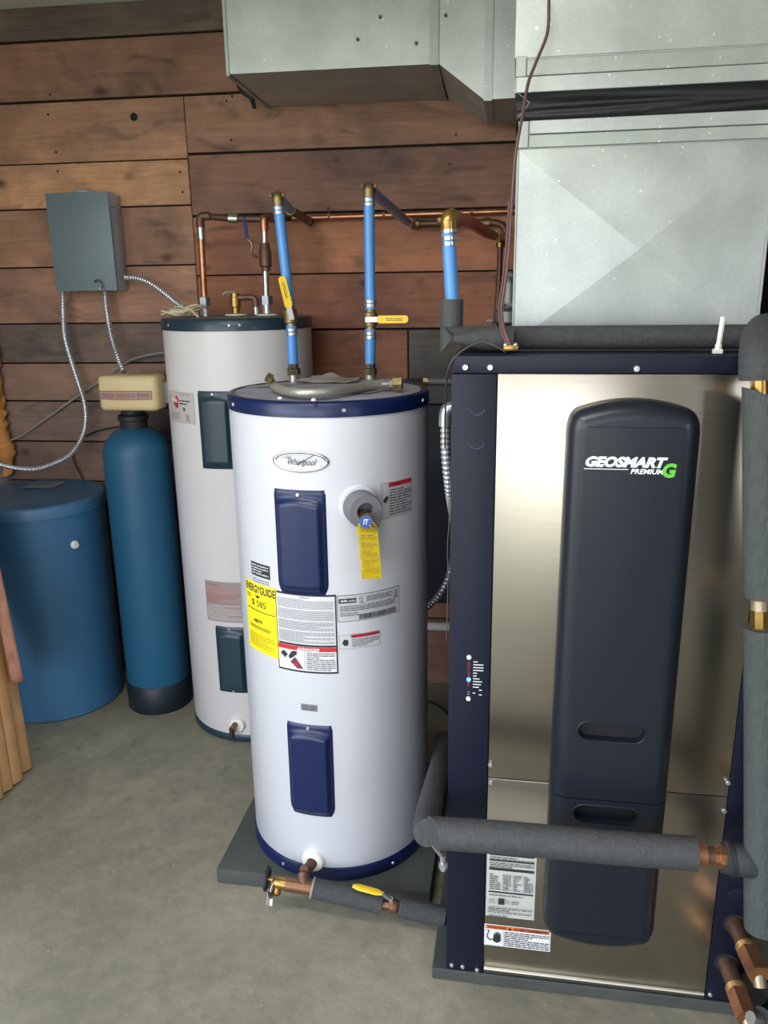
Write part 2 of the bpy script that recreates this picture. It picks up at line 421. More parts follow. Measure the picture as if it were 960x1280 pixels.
# right wall with its window opening
bm = B()
w = WIN
for a, b_ in (((YF, 0), (w['y0'], ZC)), ((w['y1'], 0), (YB, ZC)), ((w['y0'], 0), (w['y1'], w['z0'])), ((w['y0'], w['z1']), (w['y1'], ZC))):
    box(bm, (XR, a[0], a[1]), (XR+.1, b_[0], b_[1]))
struct('wall_right', bm, mat('dark_board', (74, 62, 54), .8, var=.3, scale=4), 'dark board wall to the right', 'wall')
bm = B(); d_ = DOOR
for a, b_ in (((XL, 0), (d_['x0'], ZC)), ((d_['x1'], 0), (XR, ZC)), ((d_['x0'], d_['z']), (d_['x1'], ZC))):
    box(bm, (a[0], YF-.1, a[1]), (b_[0], YF, b_[1]))
struct('wall_front', bm, G['dark_board'], 'wall around the open garage door', 'wall')
bm = B(); box(bm, (-30, -40, -.12), (30, YF-.1, -.03)); box(bm, (-30, YF-.1, -.12), (XL-.1, 6, -.03)); box(bm, (XR+.1, YF-.1, -.12), (30, 6, -.03)); struct('ground', bm, mat('gravel', (186, 178, 146), .9, var=.4, scale=3), 'gravel yard outside the door', 'ground')
# back wall: dark backing and single planks
bm = B(); box(bm, (XL-.1, YB, 0), (XR+.1, YB+.1, ZC)); wall = struct('wall_back', bm, mat('gap_dark', (20, 16, 14), .9), 'wall of rough horizontal reclaimed wooden planks', 'wall')
def plank(x0, x1, z0, z1, rgb, gl=.002):
    bm = B(); g = .0022 + random.uniform(0, .0012); f = YB-.017+random.uniform(-.002, .002)
    box(bm, (x0+.0015, f, z0+g), (x1-.0015, YB, z1-g), .0015, 1)
    # slightly wavy sawn edge: a few cuts along the length
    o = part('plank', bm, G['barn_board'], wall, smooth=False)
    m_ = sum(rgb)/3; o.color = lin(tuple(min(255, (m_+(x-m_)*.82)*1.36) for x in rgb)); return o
SEAM = -1.043
L1 = (138, 104, 82)
plank(XL, .5, 2.331, ZC, (98, 84, 74)); plank(.5, XR, 2.331, ZC, (90, 76, 66))
plank(XL, .28, 2.146, 2.329, (126, 92, 76)); plank(.28, XR, 2.146, 2.329, (90, 76, 66))
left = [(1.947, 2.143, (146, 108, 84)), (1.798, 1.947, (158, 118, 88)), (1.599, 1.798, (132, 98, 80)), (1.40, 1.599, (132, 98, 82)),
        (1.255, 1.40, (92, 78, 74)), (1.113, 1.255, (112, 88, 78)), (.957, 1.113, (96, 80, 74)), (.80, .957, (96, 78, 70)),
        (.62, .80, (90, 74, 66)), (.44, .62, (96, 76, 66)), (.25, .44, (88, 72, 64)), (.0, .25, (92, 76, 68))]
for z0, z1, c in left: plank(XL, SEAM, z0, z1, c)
right = [(1.962, 2.143, (132, 98, 80)), (1.762, 1.960, (108, 80, 70)), (1.561, 1.760, (140, 92, 68)), (1.372, 1.561, (122, 80, 62))]
for z0, z1, c in right:
    plank(SEAM, .42, z0, z1, c); plank(.42, XR, z0, z1, (84, 66, 56))
plank(SEAM, -.288, 1.17, 1.370, (118, 78, 60)); plank(-.286, .62, 1.17, 1.370, (76, 72, 68)); plank(.62, XR, 1.17, 1.370, (70, 58, 52))
for z0, z1 in ((.97, 1.168), (.78, .968), (.59, .778), (.40, .588), (.28, .398), (0, .278)):
    plank(SEAM, XR, z0, z1, (116, 84, 70))
# a few real knot holes / nail heads in the planks nearest the eye
for px, py in ((290, 120), (60, 143), (62, 118), (70, 190), (72, 214), (283, 126), (289, 175), (410, 260), (420, 200), (225, 215), (228, 240), (562, 205), (570, 168)):
    p_ = at(px, py, YB-.021); bm = B(); lathe(bm, p_+V((0, .002, 0)), [(.004, 0), (.004, .0025), (0, .003)], 8, (0, -1, 0)); part('nail_head', bm, mat('rust', (60, 44, 40), .7), wall)
p_ = at(167, 146, YB-.021); bm = B(); lathe(bm, p_+V((0, .004, 0)), [(.013, 0), (.013, .0035), (.009, .0045), (.004, .002), (0, .001)], 12, (0, -1, 0)); part('knot', bm, mat('knot', (34, 26, 24), .8), wall)
# spray foam squeezed out of the corner
bm = B(); rnd = random.Random(3)
pts = [V((XL+.022, YB-.05, .83+i*.02)) for i in range(30)]
tube(bm, pts, .03, 10, rf=lambda i: .02+.022*abs(noise.noise(V((i*.45, 3, 1))))+.012*(1 if 3 < i < 7 else 0)+(.0 if i < 26 else -.006))
for v in bm.verts: v.co += V((.012, .006, .01))*noise.noise(v.co*38)*1.2
bmesh.ops.subdivide_edges(bm, edges=bm.edges, cuts=1, use_grid_fill=True, smooth=.8)
for v in bm.verts: v.co += v.normal*noise.noise(v.co*70)*.006
tag(part('spray_foam', bm, G['foam_orange'], ang=80), 'orange expanding foam bulging from the corner of the plank wall', 'foam', kind='stuff')
# white pipe low on the wall
bm = B(); tube(bm, [(-.62, 2.82, .257), (.62, 2.82, .257)], .017)
tag(part('white_pipe', bm, G['white_plastic']), 'thin white pipe along the foot of the plank wall behind the heaters', 'pipe')

sl_ = thing('fill_light_case', 'added white casing of an unseen fill light on the ceiling', 'lamp', (FILL[0], FILL[1], FILL[2]-.04))
bm = B(); box(bm, (FILL[0]-.61, FILL[1]-.09, FILL[2]-.038), (FILL[0]+.61, FILL[1]+.09, ZC-.001), .004, 1); part('fill_case', bm, G['white_plastic'], sl_)  # casing added around the fill light, out of view
# ------------------------------------------------------------------ tank water heaters
def cylmap(c, r):
    return lambda s, t, o: V((c[0]+(r+o)*sin(s/r), c[1]-(r+o)*cos(s/r), t))
def curved_panel(name, cm, r, a0, a1, z0, z1, m_, parent, raised=.012, rnd_bottom=True):
    "sheet metal access cover: flat flange and a raised middle with a rounded foot"
    bm = B(); nx, nz = 28, 44; s0, s1 = a0*r, a1*r; W, H = s1-s0, z1-z0; g = []
    for j in range(nz+1):
        row = []
        for i in range(nx+1):
            s = s0+W*i/nx; t = z0+H*j/nz
            dx = min(i/nx, 1-i/nx)*W; fl = .008
            dt = (1-j/nz)*H; db = j/nz*H
            top = .022 + .014*(1-abs(2*i/nx-1)**2)*-1 + .006
            e = min((dx-fl)/.009, (dt-top)/.016, (db-.008)/.014)
            e = max(0, min(1, e)); h = .003+raised*(e*e*(3-2*e))
            if i in (0, nx) or j in (0, nz): h = 0
            # round the lower corners
            if rnd_bottom and db < .03:
                pull = (.03-db)/.03; k = .010*pull*pull
                s = (s0+s1)/2+(s-(s0+s1)/2)*(1-2*k/W)
            if dt < .006 : s = (s0+s1)/2+(s-(s0+s1)/2)*(1-2*.002/W)
            row.append(bm.verts.new(cm(s, t, h)))
        g.append(row)
    for j in range(nz):
        for i in range(nx): bm.faces.new((g[j][i], g[j][i+1], g[j+1][i+1], g[j+1][i]))
    return part(name, bm, m_, parent, ang=50)

# --- front heater
FC, FR = (-.389, 1.916), .242
fh = thing('water_heater', 'white tank water heater with navy lid and access covers, on the grey pad in front', 'water heater', (FC[0], FC[1], .045))
bm = B(); lathe(bm, (*FC, 0), [(FR-.004, .08), (FR, .086), (FR, 1.238), (FR-.003, 1.242)], 96); part('jacket', bm, G['white_enamel'], fh)
bm = B(); lathe(bm, (*FC, 0), [(FR+.001, .046), (FR+.003, .05), (FR+.003, .079), (FR+.001, .083)], 96); part('base_ring', bm, G['navy'], fh, ang=60)
bm = B(); lathe(bm, (*FC, 0), [(FR-.02, 1.236), (FR+.003, 1.238), (FR+.003, 1.266), (FR-.001, 1.271), (FR-.012, 1.272), (FR-.02, 1.268)], 96); part('lid_rim', bm, G['navy'], fh, ang=60)
bm = B(); lathe(bm, (*FC, 0), [(FR-.014, 1.262), (FR-.014, 1.2695), (FR-.05, 1.272), (0, 1.275)], 64); part('lid', bm, G['dusty'], fh)
fm = cylmap(FC, FR)
p1 = curved_panel('access_panel', fm, FR, -.37, .142, .826, 1.076, G['navy'], fh)
p2 = curved_panel('access_panel', fm, FR, -.36, .13, .235, .491, G['navy'], fh)
def cyl_screw(C, r, a, z, parent, rr=.005):
    n = V((sin(a), -cos(a), 0)); screw(V((C[0], C[1], z))+n*r, n, rr, parent)
cyl_screw(FC, FR+.003, -.115, 1.066, p1); cyl_screw(FC, FR+.003, -.115, .482, p2)
for a in (-.92, .33, 1.3): cyl_screw(FC, FR+.002, a, 1.253, fh)
for a in (-.5, .75): cyl_screw(FC, FR+.002, a, .063, fh)
# oval badge
bm = B()
for rx, rz, h0, h1 in ((.0655, .024, .0, .003),):
    n = 40; ringo = []; 
    prof = [(1, .0), (1, .003), (.96, .0045), (.87, .0035), (.86, .0025)]
    rings = [[bm.verts.new(fm(-.0205+rx*k_*cos(2*pi*i/n), 1.141+rz*(1-(1-k_)*1.6)*sin(2*pi*i/n), h)) for i in range(n)] for k_, h in prof]
    for A_, B_ in zip(rings, rings[1:]):
        for i in range(n): bm.faces.new((A_[i], A_[(i+1) % n], B_[(i+1) % n], B_[i]))
bd = part('badge', bm, mat('chrome', (200, 200, 205), .18, 1), fh, ang=70)
el = [(-.0205+.056*cos(2*pi*i/32), 1.141+.0186*sin(2*pi*i/32)) for i in range(32)]
decal('badge_face', [('p', el, (206, 206, 212)), ('t', 'THE', -.054, 1.1475, -.040, 1.151, (60, 60, 66), .02, .2),
      ('t', 'Whirlpool', -.048, 1.1285, .018, 1.1475, (52, 52, 60), .0, .45), ('p', [(-.03, 1.1335), (-.026, 1.1335), (.014, 1.1570), (.0115, 1.1570)], (52, 52, 60))], fm, bd, off=.0028)
K = (40, 40, 44); W_ = (222, 220, 222); R_ = (190, 40, 50)
def A_(a): return a*FR
decal('energy_guide', [('r', A_(-.91), .652, A_(-.40), .832, (240, 222, 20)), ('t', 'ENERGYGUIDE', A_(-.90), .806, A_(-.42), .826, K, .03, 0), ('p', [(A_(-.72), .800), (A_(-.63), .800), (A_(-.675), .792)], K),
      ('t', '$ 585', A_(-.78), .770, A_(-.55), .788, K, .0, 0), ('r', A_(-.88), .760, A_(-.43), .762, K), ('t', '4879', A_(-.76), .728, A_(-.62), .738, K, .01, 0),
      ('lines', A_(-.87), .79, A_(-.79), .80, 2, (120, 110, 40)), ('lines', A_(-.84), .712, A_(-.5), .722, 2, (120, 110, 40)), ('lines', A_(-.86), .664, A_(-.45), .70, 5, (190, 170, 40))], fm, fh, 'yellow energy guide sticker')
decal('instruction_label', [('r', A_(-.418), .629, A_(.207), .829, K), ('r', A_(-.405), .702, A_(.193), .824, (206, 206, 208)), ('r', A_(-.405), .634, A_(.193), .697, W_),
      ('t', 'IMPORTANT', A_(-.15), .8185, A_(-.05), .8215, K), ('lines', A_(-.39), .792, A_(.18), .816, 8, (140, 140, 148)), ('lines', A_(-.39), .764, A_(.18), .789, 8, (140, 140, 148)), ('lines', A_(-.39), .738, A_(.18), .761, 8, (140, 140, 148)), ('lines', A_(-.39), .706, A_(.18), .735, 9, (140, 140, 148)),
      ('r', A_(-.405), .686, A_(.193), .697, R_), ('t', '\u25b2DANGER', A_(-.20), .6865, A_(.03), .6955, (240, 240, 240), .02, .3),
      ('lines', A_(-.10), .637, A_(.18), .684, 9, (110, 110, 116)), ('r', A_(-.122), .636, A_(-.118), .685, (120, 120, 124)),
      ('p', [(A_(-.38), .674), (A_(-.34), .682), (A_(-.30), .672), (A_(-.33), .663)], K), ('p', [(A_(-.29), .668), (A_(-.25), .683), (A_(-.2), .684), (A_(-.2), .676), (A_(-.27), .662)], K),
      ('p', [(A_(-.27), .655), (A_(-.22), .668), (A_(-.14), .640), (A_(-.2), .640)], (120, 40, 60)), ('p', [(A_(-.245), .650), (A_(-.20), .655), (A_(-.19), .646)], R_)], fm, fh, 'white instruction and danger label framed in black')
decal('rating_plate', [('r', A_(.214), .760, A_(.875), .826, K), ('r', A_(.219), .7612, A_(.870), .8248, (186, 186, 190)), ('r', A_(.23), .806, A_(.40), .8175, K), ('t', 'AHRI', A_(.245), .809, A_(.31), .815, W_, .02, 0), ('t', 'certified', A_(.32), .809, A_(.39), .815, W_),
      ('lines', A_(.50), .806, A_(.78), .820, 3, (90, 90, 96)), ('t', 'UL', A_(.43), .803, A_(.47), .820, (90, 90, 96)), ('t', 'UL', A_(.80), .800, A_(.85), .820, (60, 60, 66)), ('lines', A_(.24), .786, A_(.82), .801, 3, (90, 90, 96)), ('lines', A_(.24), .774, A_(.42), .784, 2, (110, 110, 116)), ('bars', A_(.42), .764, A_(.82), .777, K)], fm, fh)
decal('warning_label', [('r', A_(.222), .691, A_(.635), .727, (196, 196, 200)), ('frame', A_(.222), .691, A_(.635), .727, (130, 130, 136), .0008), ('r', A_(.34), .718, A_(.632), .726, R_), ('lines', A_(.35), .7195, A_(.62), .7245, 1, K),
      ('lines', A_(.345), .695, A_(.62), .716, 5, (90, 90, 96)), ('p', [(A_(.25), .706), (A_(.27), .716), (A_(.31), .714), (A_(.31), .702), (A_(.28), .699)], K)], fm, fh)
decal('warning_label', [('r', A_(.675), .998, A_(1.073), 1.081, (188, 188, 194)), ('frame', A_(.675), .998, A_(1.073), 1.081, (110, 110, 118), .0008), ('r', A_(.76), 1.070, A_(1.07), 1.080, R_), ('lines', A_(.8), 1.072, A_(1.05), 1.078, 1, (90, 20, 30)),
      ('lines', A_(.77), 1.003, A_(1.06), 1.066, 10, (70, 70, 76)), ('p', [(A_(.69), 1.040), (A_(.71), 1.046), (A_(.745), 1.052), (A_(.75), 1.044), (A_(.72), 1.034)], K), ('r', A_(.755), .999, A_(.758), 1.08, (110, 110, 118))], fm, fh)
decal('serial_sticker', [('r', A_(-.755), .851, A_(-.47), .885, (46, 46, 52)), ('lines', A_(-.74), .855, A_(-.49), .882, 4, (200, 200, 200)), ('lines', A_(-.74), .834, A_(-.49), .846, 2, (130, 130, 136))], fm, fh)
decal('serial_sticker', [('r', A_(-.185), .528, A_(-.012), .546, (120, 120, 126)), ('lines', A_(-.17), .531, A_(-.025), .543, 2, (60, 60, 66))], fm, fh, 'small grey sticker')
# relief valve port with its foam collar
def radial(C, r, a, z, prof, name, m_, parent, seg=28):
    n = V((sin(a), -cos(a), 0)); bm = B(); lathe(bm, V((C[0], C[1], z))+n*r, prof, seg, n); return part(name, bm, m_, parent)
pa = .45
radial(FC, FR-.012, pa, 1.040, [(.046, 0), (.046, .012), (.042, .017), (.03, .018)], 'port_ring', G['white_enamel'], fh)
fo = radial(FC, FR-.002, pa, 1.036, [(.039, 0), (.040, .046), (.037, .053), (.020, .054), (.017, .028), (0, .026)], 'foam_collar', mat('collar_grey', (112, 112, 120), .8, bump=.3), fh)
vb = radial(FC, FR+.018, pa-.01, 1.024, [(.013, 0), (.013, .045), (.015, .047), (.015, .054), (0, .055)], 'relief_valve', G['brass'], fh)
nrm = V((sin(pa), -cos(pa), 0)); pc = V((FC[0], FC[1], 1.026))+nrm*(FR+.076)
# drain port
radial(FC, FR-.010, -.125, .103, [(.030, 0), (.030, .014), (.026, .020), (.014, .022), (.013, .014), (0, .012)], 'drain_collar', G['white_plastic'], fh)
# nipples on top
for px, py in ((368, 478), (463, 476)):
    q = at(px, py, 2.07); bm = B(); tube(bm, [(q.x, q.y, 1.272), (q.x, q.y, 1.292)], .015); part('nipple', bm, G['steel_ring'], fh)

# yellow tag hanging from the relief valve
tg = thing('warning_tag', 'yellow paper tag hanging from the relief valve of the front heater', 'tag', pc+V((.0, -.0, -.12)))
bm = B(); y0 = pc + V((-.004, -.006, .004)); dx = V((cos(pa)*.9, sin(pa)*.2-.0, 0)).normalized(); n_ = 10
gr = []
for j in range(n_+1):
    t = j/n_; z = -.005-.128*t; bow = -.010*sin(t*pi)*.5 + .016*t; sh = .010*t
    gr.append([bm.verts.new(y0+dx*(sx*(.0215 if j else .014)+sh)+V((0, .01*t*0-bow*.6-.006, z))) for sx in (-1, 1)])
for a, b_ in zip(gr, gr[1:]): bm.faces.new((a[0], a[1], b_[1], b_[0]))
bmesh.ops.solidify(bm, geom=bm.faces[:], thickness=.0012)
part('tag_sheet', bm, mat('tag_yellow', (236, 208, 26), .5), tg, ang=70)
tm = lambda s, t, o: y0+dx*(s+.010*(-t/.128))+V((0, -(-.010*sin(min(1, -t/.128)*pi)*.5+.016*(-t/.128))*.6-.0082-o, t))
its = []
for k_ in range(6): its.append(('lines', -.017, -.028-k_*.018, .017, -.014-k_*.018, 3, (150, 128, 30)))
decal('tag_print', its, tm, tg)
bm = B(); lathe(bm, y0+V((0, -.013, -.004)), [(.0145, 0), (.0145, .002), (0, .0025)], 20, (0.1, -1, 0)); part('tag_medallion', bm, mat('medal_blue', (52, 78, 150), .4), tg)
decal('medallion_print', [('t', 'IT', -.006, -.006, .006, .006, (215, 220, 235), .02, .2)], lambda s, t, o: y0+V((s, -.0158-o, -.004+t)), tg)
bm = B(); tube(bm, spline([y0+V((.006, -.012, -.008)), y0+V((.018, -.018, -.006)), y0+V((.026, -.012, -.014)), y0+V((.014, -.014, -.018)), y0+V((.006, -.012, -.008))]), .0022, 6, cap=False); part('tag_wire', bm, G['old_brass'], tg)

# --- back heater
BC, BR = (-.824, 2.595), .2405
bh = thing('water_heater', 'older off white water heater with dark teal lid, standing behind against the plank wall', 'water heater', (BC[0], BC[1], 0))
bm = B(); lathe(bm, (*BC, 0), [(BR-.004, .024), (BR, .03), (BR, 1.390), (BR-.003, 1.394)], 96); part('jacket', bm, G['old_enamel'], bh)
bm = B(); lathe(bm, (*BC, 0), [(BR, .001), (BR+.002, .004), (BR+.002, .022), (BR, .026)], 96); part('base_ring', bm, G['teal_dark'], bh, ang=60)
bm = B(); lathe(bm, (*BC, 0), [(BR-.02, 1.388), (BR+.003, 1.390), (BR+.003, 1.420), (BR-.001, 1.425), (BR-.012, 1.426), (BR-.02, 1.422)], 96); part('lid_rim', bm, G['teal_dark'], bh, ang=60)
bm = B(); lathe(bm, (*BC, 0), [(BR-.014, 1.416), (BR-.014, 1.4235), (BR-.05, 1.426), (0, 1.430)], 64); part('lid', bm, G['dusty_teal'], bh)
bmap = cylmap(BC, BR)
q1 = curved_panel('access_panel', bmap, BR, -.29, .16, .967, 1.211, G['teal_dark'], bh, .010, False)
q2 = curved_panel('access_panel', bmap, BR, -.29, .15, .188, .430, G['teal_dark'], bh, .010, False)
cyl_screw(BC, BR+.003, -.07, 1.202, q1, .004); cyl_screw(BC, BR+.003, -.07, .422, q2, .004); cyl_screw(BC, BR+.003, -.07, .194, q2, .004)
for a in (-.75, .2, .33, 1.1): cyl_screw(BC, BR+.002, a, 1.407, bh, .004)
def A2(a): return a*BR
decal('brand_sticker', [('r', A2(-.97), 1.106, A2(-.355), 1.203, (188, 182, 182)), ('frame', A2(-.97), 1.106, A2(-.355), 1.203, (130, 126, 126), .001),
      ('p', [(A2(-.93), 1.190), (A2(-.70), 1.192), (A2(-.66), 1.182), (A2(-.68), 1.150), (A2(-.74), 1.152), (A2(-.78), 1.160), (A2(-.93), 1.166)], (176, 40, 52)),
      ('t', '1996', A2(-.90), 1.168, A2(-.69), 1.182, (235, 230, 230), .02, .25), ('lines', A2(-.64), 1.163, A2(-.41), 1.181, 2, K), ('t', '9', A2(-.57), 1.143, A2(-.52), 1.156, K, .02, 0), ('lines', A2(-.62), 1.194, A2(-.42), 1.198, 1, (120, 116, 116)),
      ('lines', A2(-.90), 1.115, A2(-.62), 1.138, 4, (140, 136, 136)), ('t', 'UL', A2(-.52), 1.113, A2(-.44), 1.135, (130, 126, 126))], bmap, bh, 'white sticker with a red emblem')
decal('instruction_label', [('r', A2(-.41), .446, A2(.14), .588, (150, 136, 134)), ('t', 'WARNING', A2(-.36), .572, A2(-.2), .580, (150, 60, 60)), ('lines', A2(-.39), .548, A2(.12), .568, 3, (190, 120, 118)), ('lines', A2(-.39), .510, A2(.12), .546, 6, (168, 88, 88)), ('lines', A2(-.39), .452, A2(.12), .508, 9, (196, 188, 186))], bmap, bh, 'faded grey instruction label')
radial(BC, BR-.010, -.05, .068, [(.029, 0), (.029, .014), (.025, .020), (.015, .022), (.013, .014), (0, .012)], 'drain_collar', G['white_plastic'], bh)
n = V((sin(-.08), -cos(-.08), 0)); q = V((BC[0], BC[1], .066))+n*BR
bm = B(); tube(bm, [q, q+n*.035], .011, 6); dv = part('drain_valve', bm, G['old_brass'], bh)
bm = B(); tube(bm, [q+n*.03+V((0, 0, .004)), q+n*.035+V((0, 0, -.03))], .009); part('drain_spout', bm, mat('dark_bronze', (60, 50, 44), .5, .6), bh)

# plumbing over the back heater: one run of copper
cp = thing('copper_pipework', 'copper pipes with two risers and blue handled valve above the older heater', 'pipe', (-.83, 2.6, 1.44))
def tp(name, pts, r, m_, parent, seg=14, sm=0, **kw):
    bm = B(); P = spline(pts, sm) if sm else [V(p) for p in pts]; tube(bm, P, r, seg, **kw); return part(name, bm, m_, parent)
e1 = at(250, 272, 2.6); b1 = at(257, 392, 2.6); e2 = at(330, 274, 2.6); b2 = at(334, 392, 2.6)
e1.x = e1.x; zt = 1.425
tp('riser', [(b1.x, 2.6, 1.49), (e1.x, 2.6, e1.z-.012)], .0105, G['copper'], cp)
tp('nipple', [(b1.x, 2.6, zt), (b1.x, 2.6, 1.468)], .0125, G['zinc'], cp)
tp('union', [(b1.x, 2.6, 1.462), (b1.x, 2.6, 1.488)], .020, mat('union_grey', (136, 146, 152), .4, .8), cp, 6)
tp('collar', [(e1.x, 2.6, e1.z-.065), (e1.x, 2.6, e1.z-.03)], .0125, G['steel_ring'], cp)
tp('elbow', [(e1.x, 2.6, e1.z-.03), (e1.x, 2.6, e1.z-.008), (e1.x+.006, 2.602, e1.z+.003), (e1.x+.03, 2.606, e1.z+.004)], .0135, G['dull_copper'], cp, sm=5)
m1 = at(284, 273, 2.64); m2 = at(327, 274, 2.66)
tp('pipe', [(e1.x+.02, 2.604, e1.z+.004), m1, m2], .0105, G['dull_copper'], cp)
tp('coupling', [at(286, 273, 2.642), at(297, 273.5, 2.645)], .0145, G['steel_ring'], cp)
tp('nipple', [(b2.x, 2.6, zt), (b2.x, 2.6, 1.468)], .0135, G['zinc'], cp)
tp('union', [(b2.x, 2.6, 1.462), (b2.x, 2.6, 1.490)], .0205, G['union_grey'], cp, 6)
tp('riser', [(b2.x, 2.6, 1.49), (e2.x, 2.6, e2.z-.02)], .0105, G['steel_ring'], cp)
vz = at(332, 322, 2.6).z
tp('valve_body', [(e2.x-.002, 2.6, vz-.042), (e2.x-.002, 2.6, vz-.03), (e2.x-.002, 2.6, vz-.026), (e2.x-.002, 2.6, vz+.022), (e2.x-.002, 2.6, vz+.028), (e2.x-.002, 2.6, vz+.045)], [.014, .014, .020, .020, .017, .015], G['dull_copper'], cp)
lv = [at(322, 322, 2.57), at(314, 317, 2.56), at(315, 306, 2.56), at(309, 298, 2.56)]
tp('valve_lever', lv, .004, G['old_brass'], cp, 8, 4)
tp('lever_grip', [at(309, 299, 2.56), at(307, 285, 2.56), at(305, 271, 2.56)], .0055, mat('grip_blue', (50, 56, 120), .5), cp, 8, 4)
tp('elbow', [(e2.x, 2.6, e2.z-.035), (e2.x, 2.6, e2.z-.008), (e2.x+.003, 2.605, e2.z+.003), (e2.x+.02, 2.63, e2.z+.004)], .0140, G['copper'], cp, sm=5)
w0 = at(385, 274, 2.82)
tp('pipe', [(e2.x+.01, 2.61, e2.z+.004), at(345, 273, 2.70), at(362, 273, 2.80)], .0105, G['dull_copper'], cp)
tp('coupling', [at(340, 273, 2.67), at(349, 273, 2.72)], .0145, G['old_brass'], cp)
tp('pipe', [at(360, 273, 2.80), at(385, 272.5, 2.822), at(520, 268, 2.822), at(652, 263.5, 2.822)], .0105, G['copper'], cp)
for px in (412, 480, 590, 640): tp('pipe_strap', [at(px, 270-(px-400)*.028, 2.822)+V((-.004, 0, 0)), at(px, 270-(px-400)*.028, 2.822)+V((.004, 0, 0))], .0125, G['dull_copper'], cp)
# second, lower pipe that feeds the hoses
lp = thing('copper_pipe', 'short dull copper pipe along the planks between the middle blue hose and the red hose', 'pipe', at(520, 281, 2.80))
tp('pipe', [at(512, 280, 2.80), at(575, 279, 2.80), at(622, 279, 2.80), at(634, 292, 2.80)], .0115, G['dull_copper'], lp, sm=4)
tp('coupling', [at(519, 280, 2.80), at(524, 280, 2.80)], .019, G['old_brass'], lp)
tp('coupling', [at(605, 279, 2.80), at(612, 279, 2.80)], .017, G['old_brass'], lp)
# temperature relief valve
rv = thing('relief_valve', 'brass relief valve with lever and copper outlet on top of the older heater', 'valve', (at(294, 378, 2.6).x, 2.6, 1.43))
x_ = at(294, 378, 2.6).x
tp('body', [(x_, 2.6, 1.43), (x_, 2.6, 1.455), (x_, 2.6, 1.457), (x_, 2.6, 1.485), (x_, 2.6, 1.487), (x_, 2.6, 1.50)], [.013, .013, .018, .018, .015, .015], G['brass'], rv)
tp('lever', [(x_+.006, 2.595, 1.502), (x_-.025, 2.58, 1.502), (x_-.032, 2.575, 1.494)], .004, G['zinc'], rv, 6)
tp('outlet', [(x_+.01, 2.6, 1.485), (x_+.055, 2.6, 1.486), (x_+.068, 2.6, 1.478), (x_+.069, 2.6, 1.455)], .010, G['dull_copper'], rv, sm=4)
tp('outlet_stub', [(x_+.069, 2.6, 1.458), (x_+.069, 2.6, 1.432)], .0095, G['steel_ring'], rv)
bm = B(); lathe(bm, (x_, 2.6, 1.4295), [(.036, 0), (.034, .004), (.015, .006)], 24); part('escutcheon', bm, G['white_plastic'], rv)
bm = B(); lathe(bm, (b2.x, 2.6, 1.4285), [(.036, 0), (.034, .004), (.0145, .006)], 24); part('escutcheon', bm, G['white_plastic'], cp)

# bundle of loose wires on the back heater's lid
bm = B(); rnd = random.Random(5)
for k_ in range(5):
    c0 = V((-.985+.01*k_, 2.47+.012*k_, 1.433)); P = []
    for i in range(6): P.append(c0+V((.045*cos(i*1.3+k_), .035*sin(i*1.3+k_), .004+.012*(i % 2)+.004*k_)))
    tube(bm, spline(P, 6), .0028, 6)
tube(bm, spline([(-1.03, 2.47, 1.438), (-.99, 2.44, 1.446), (-.95, 2.43, 1.446), (-.925, 2.44, 1.452), (-.905, 2.455, 1.430)], 6), .004, 6)
tag(part('loose_wires', bm, mat('wire_cream', (206, 196, 164), .6)), 'loop of cream and brown wires lying on the teal lid', 'wire')

# ------------------------------------------------------------------ blue hoses
def crimp(parent, p, d, r=.0155, n=2):
    d = V(d).normalized(); p = V(p)
    for i in range(n):
        q = p+d*(i*.010); tp('crimp_ring', [q-d*.0032, q+d*.0032], r, G['steel_ring'], parent)
def ball_valve(parent, p, axis, lever, flip=1):
    p = V(p); axis = V(axis).normalized(); lever = V(lever).normalized()
    vbody = tp('valve_body', [p-axis*.026, p-axis*.018, p-axis*.016, p+axis*.016, p+axis*.018, p+axis*.026], [.013, .013, .0175, .0175, .013, .013], G['old_brass'], parent)
    out = axis.cross(lever).normalized()
    if out.y > 0: out = -out
    if abs(out.y) < .2: out = V((0, -1, 0))
    tp('valve_stem', [p+out*.010, p+out*.026], .007, G['zinc'], parent, 8)
    # flat lever with a plastic sleeve
    bm = B(); c = p+out*.024; M3 = Matrix((lever, axis if abs(lever.dot(axis)) < .5 else lever.cross(out), out)).transposed()
    box(bm, (-.010, -.007, -.0015), (.035, .007, .0015), .001, 1)
    T = Matrix.Translation(c) @ M3.to_4x4()
    part('lever_arm', bm, G['zinc'], parent, mtx=T)
    bm = B(); box(bm, (.020, -.0095, -.0032), (.100, .0095, .0032))
    bmesh.ops.bevel(bm, geom=[e for e in bm.edges if abs(e.verts[0].co.z-e.verts[1].co.z) > .004], offset=.0085, segments=5, affect='EDGES', profile=.5)
    h = part('lever_grip', bm, G['yellow_grip'], parent, mtx=T)
    h['label'] = 'yellow plastic lever grip'
    ex, ey = M3.col[0], M3.col[1]
    decal('grip_print', [('lines', .045, -.004, .085, .004, 2, (90, 70, 20))], lambda s, t, o: c+ex*s+ey*t+out*(.0036+o), parent, off=.0004)

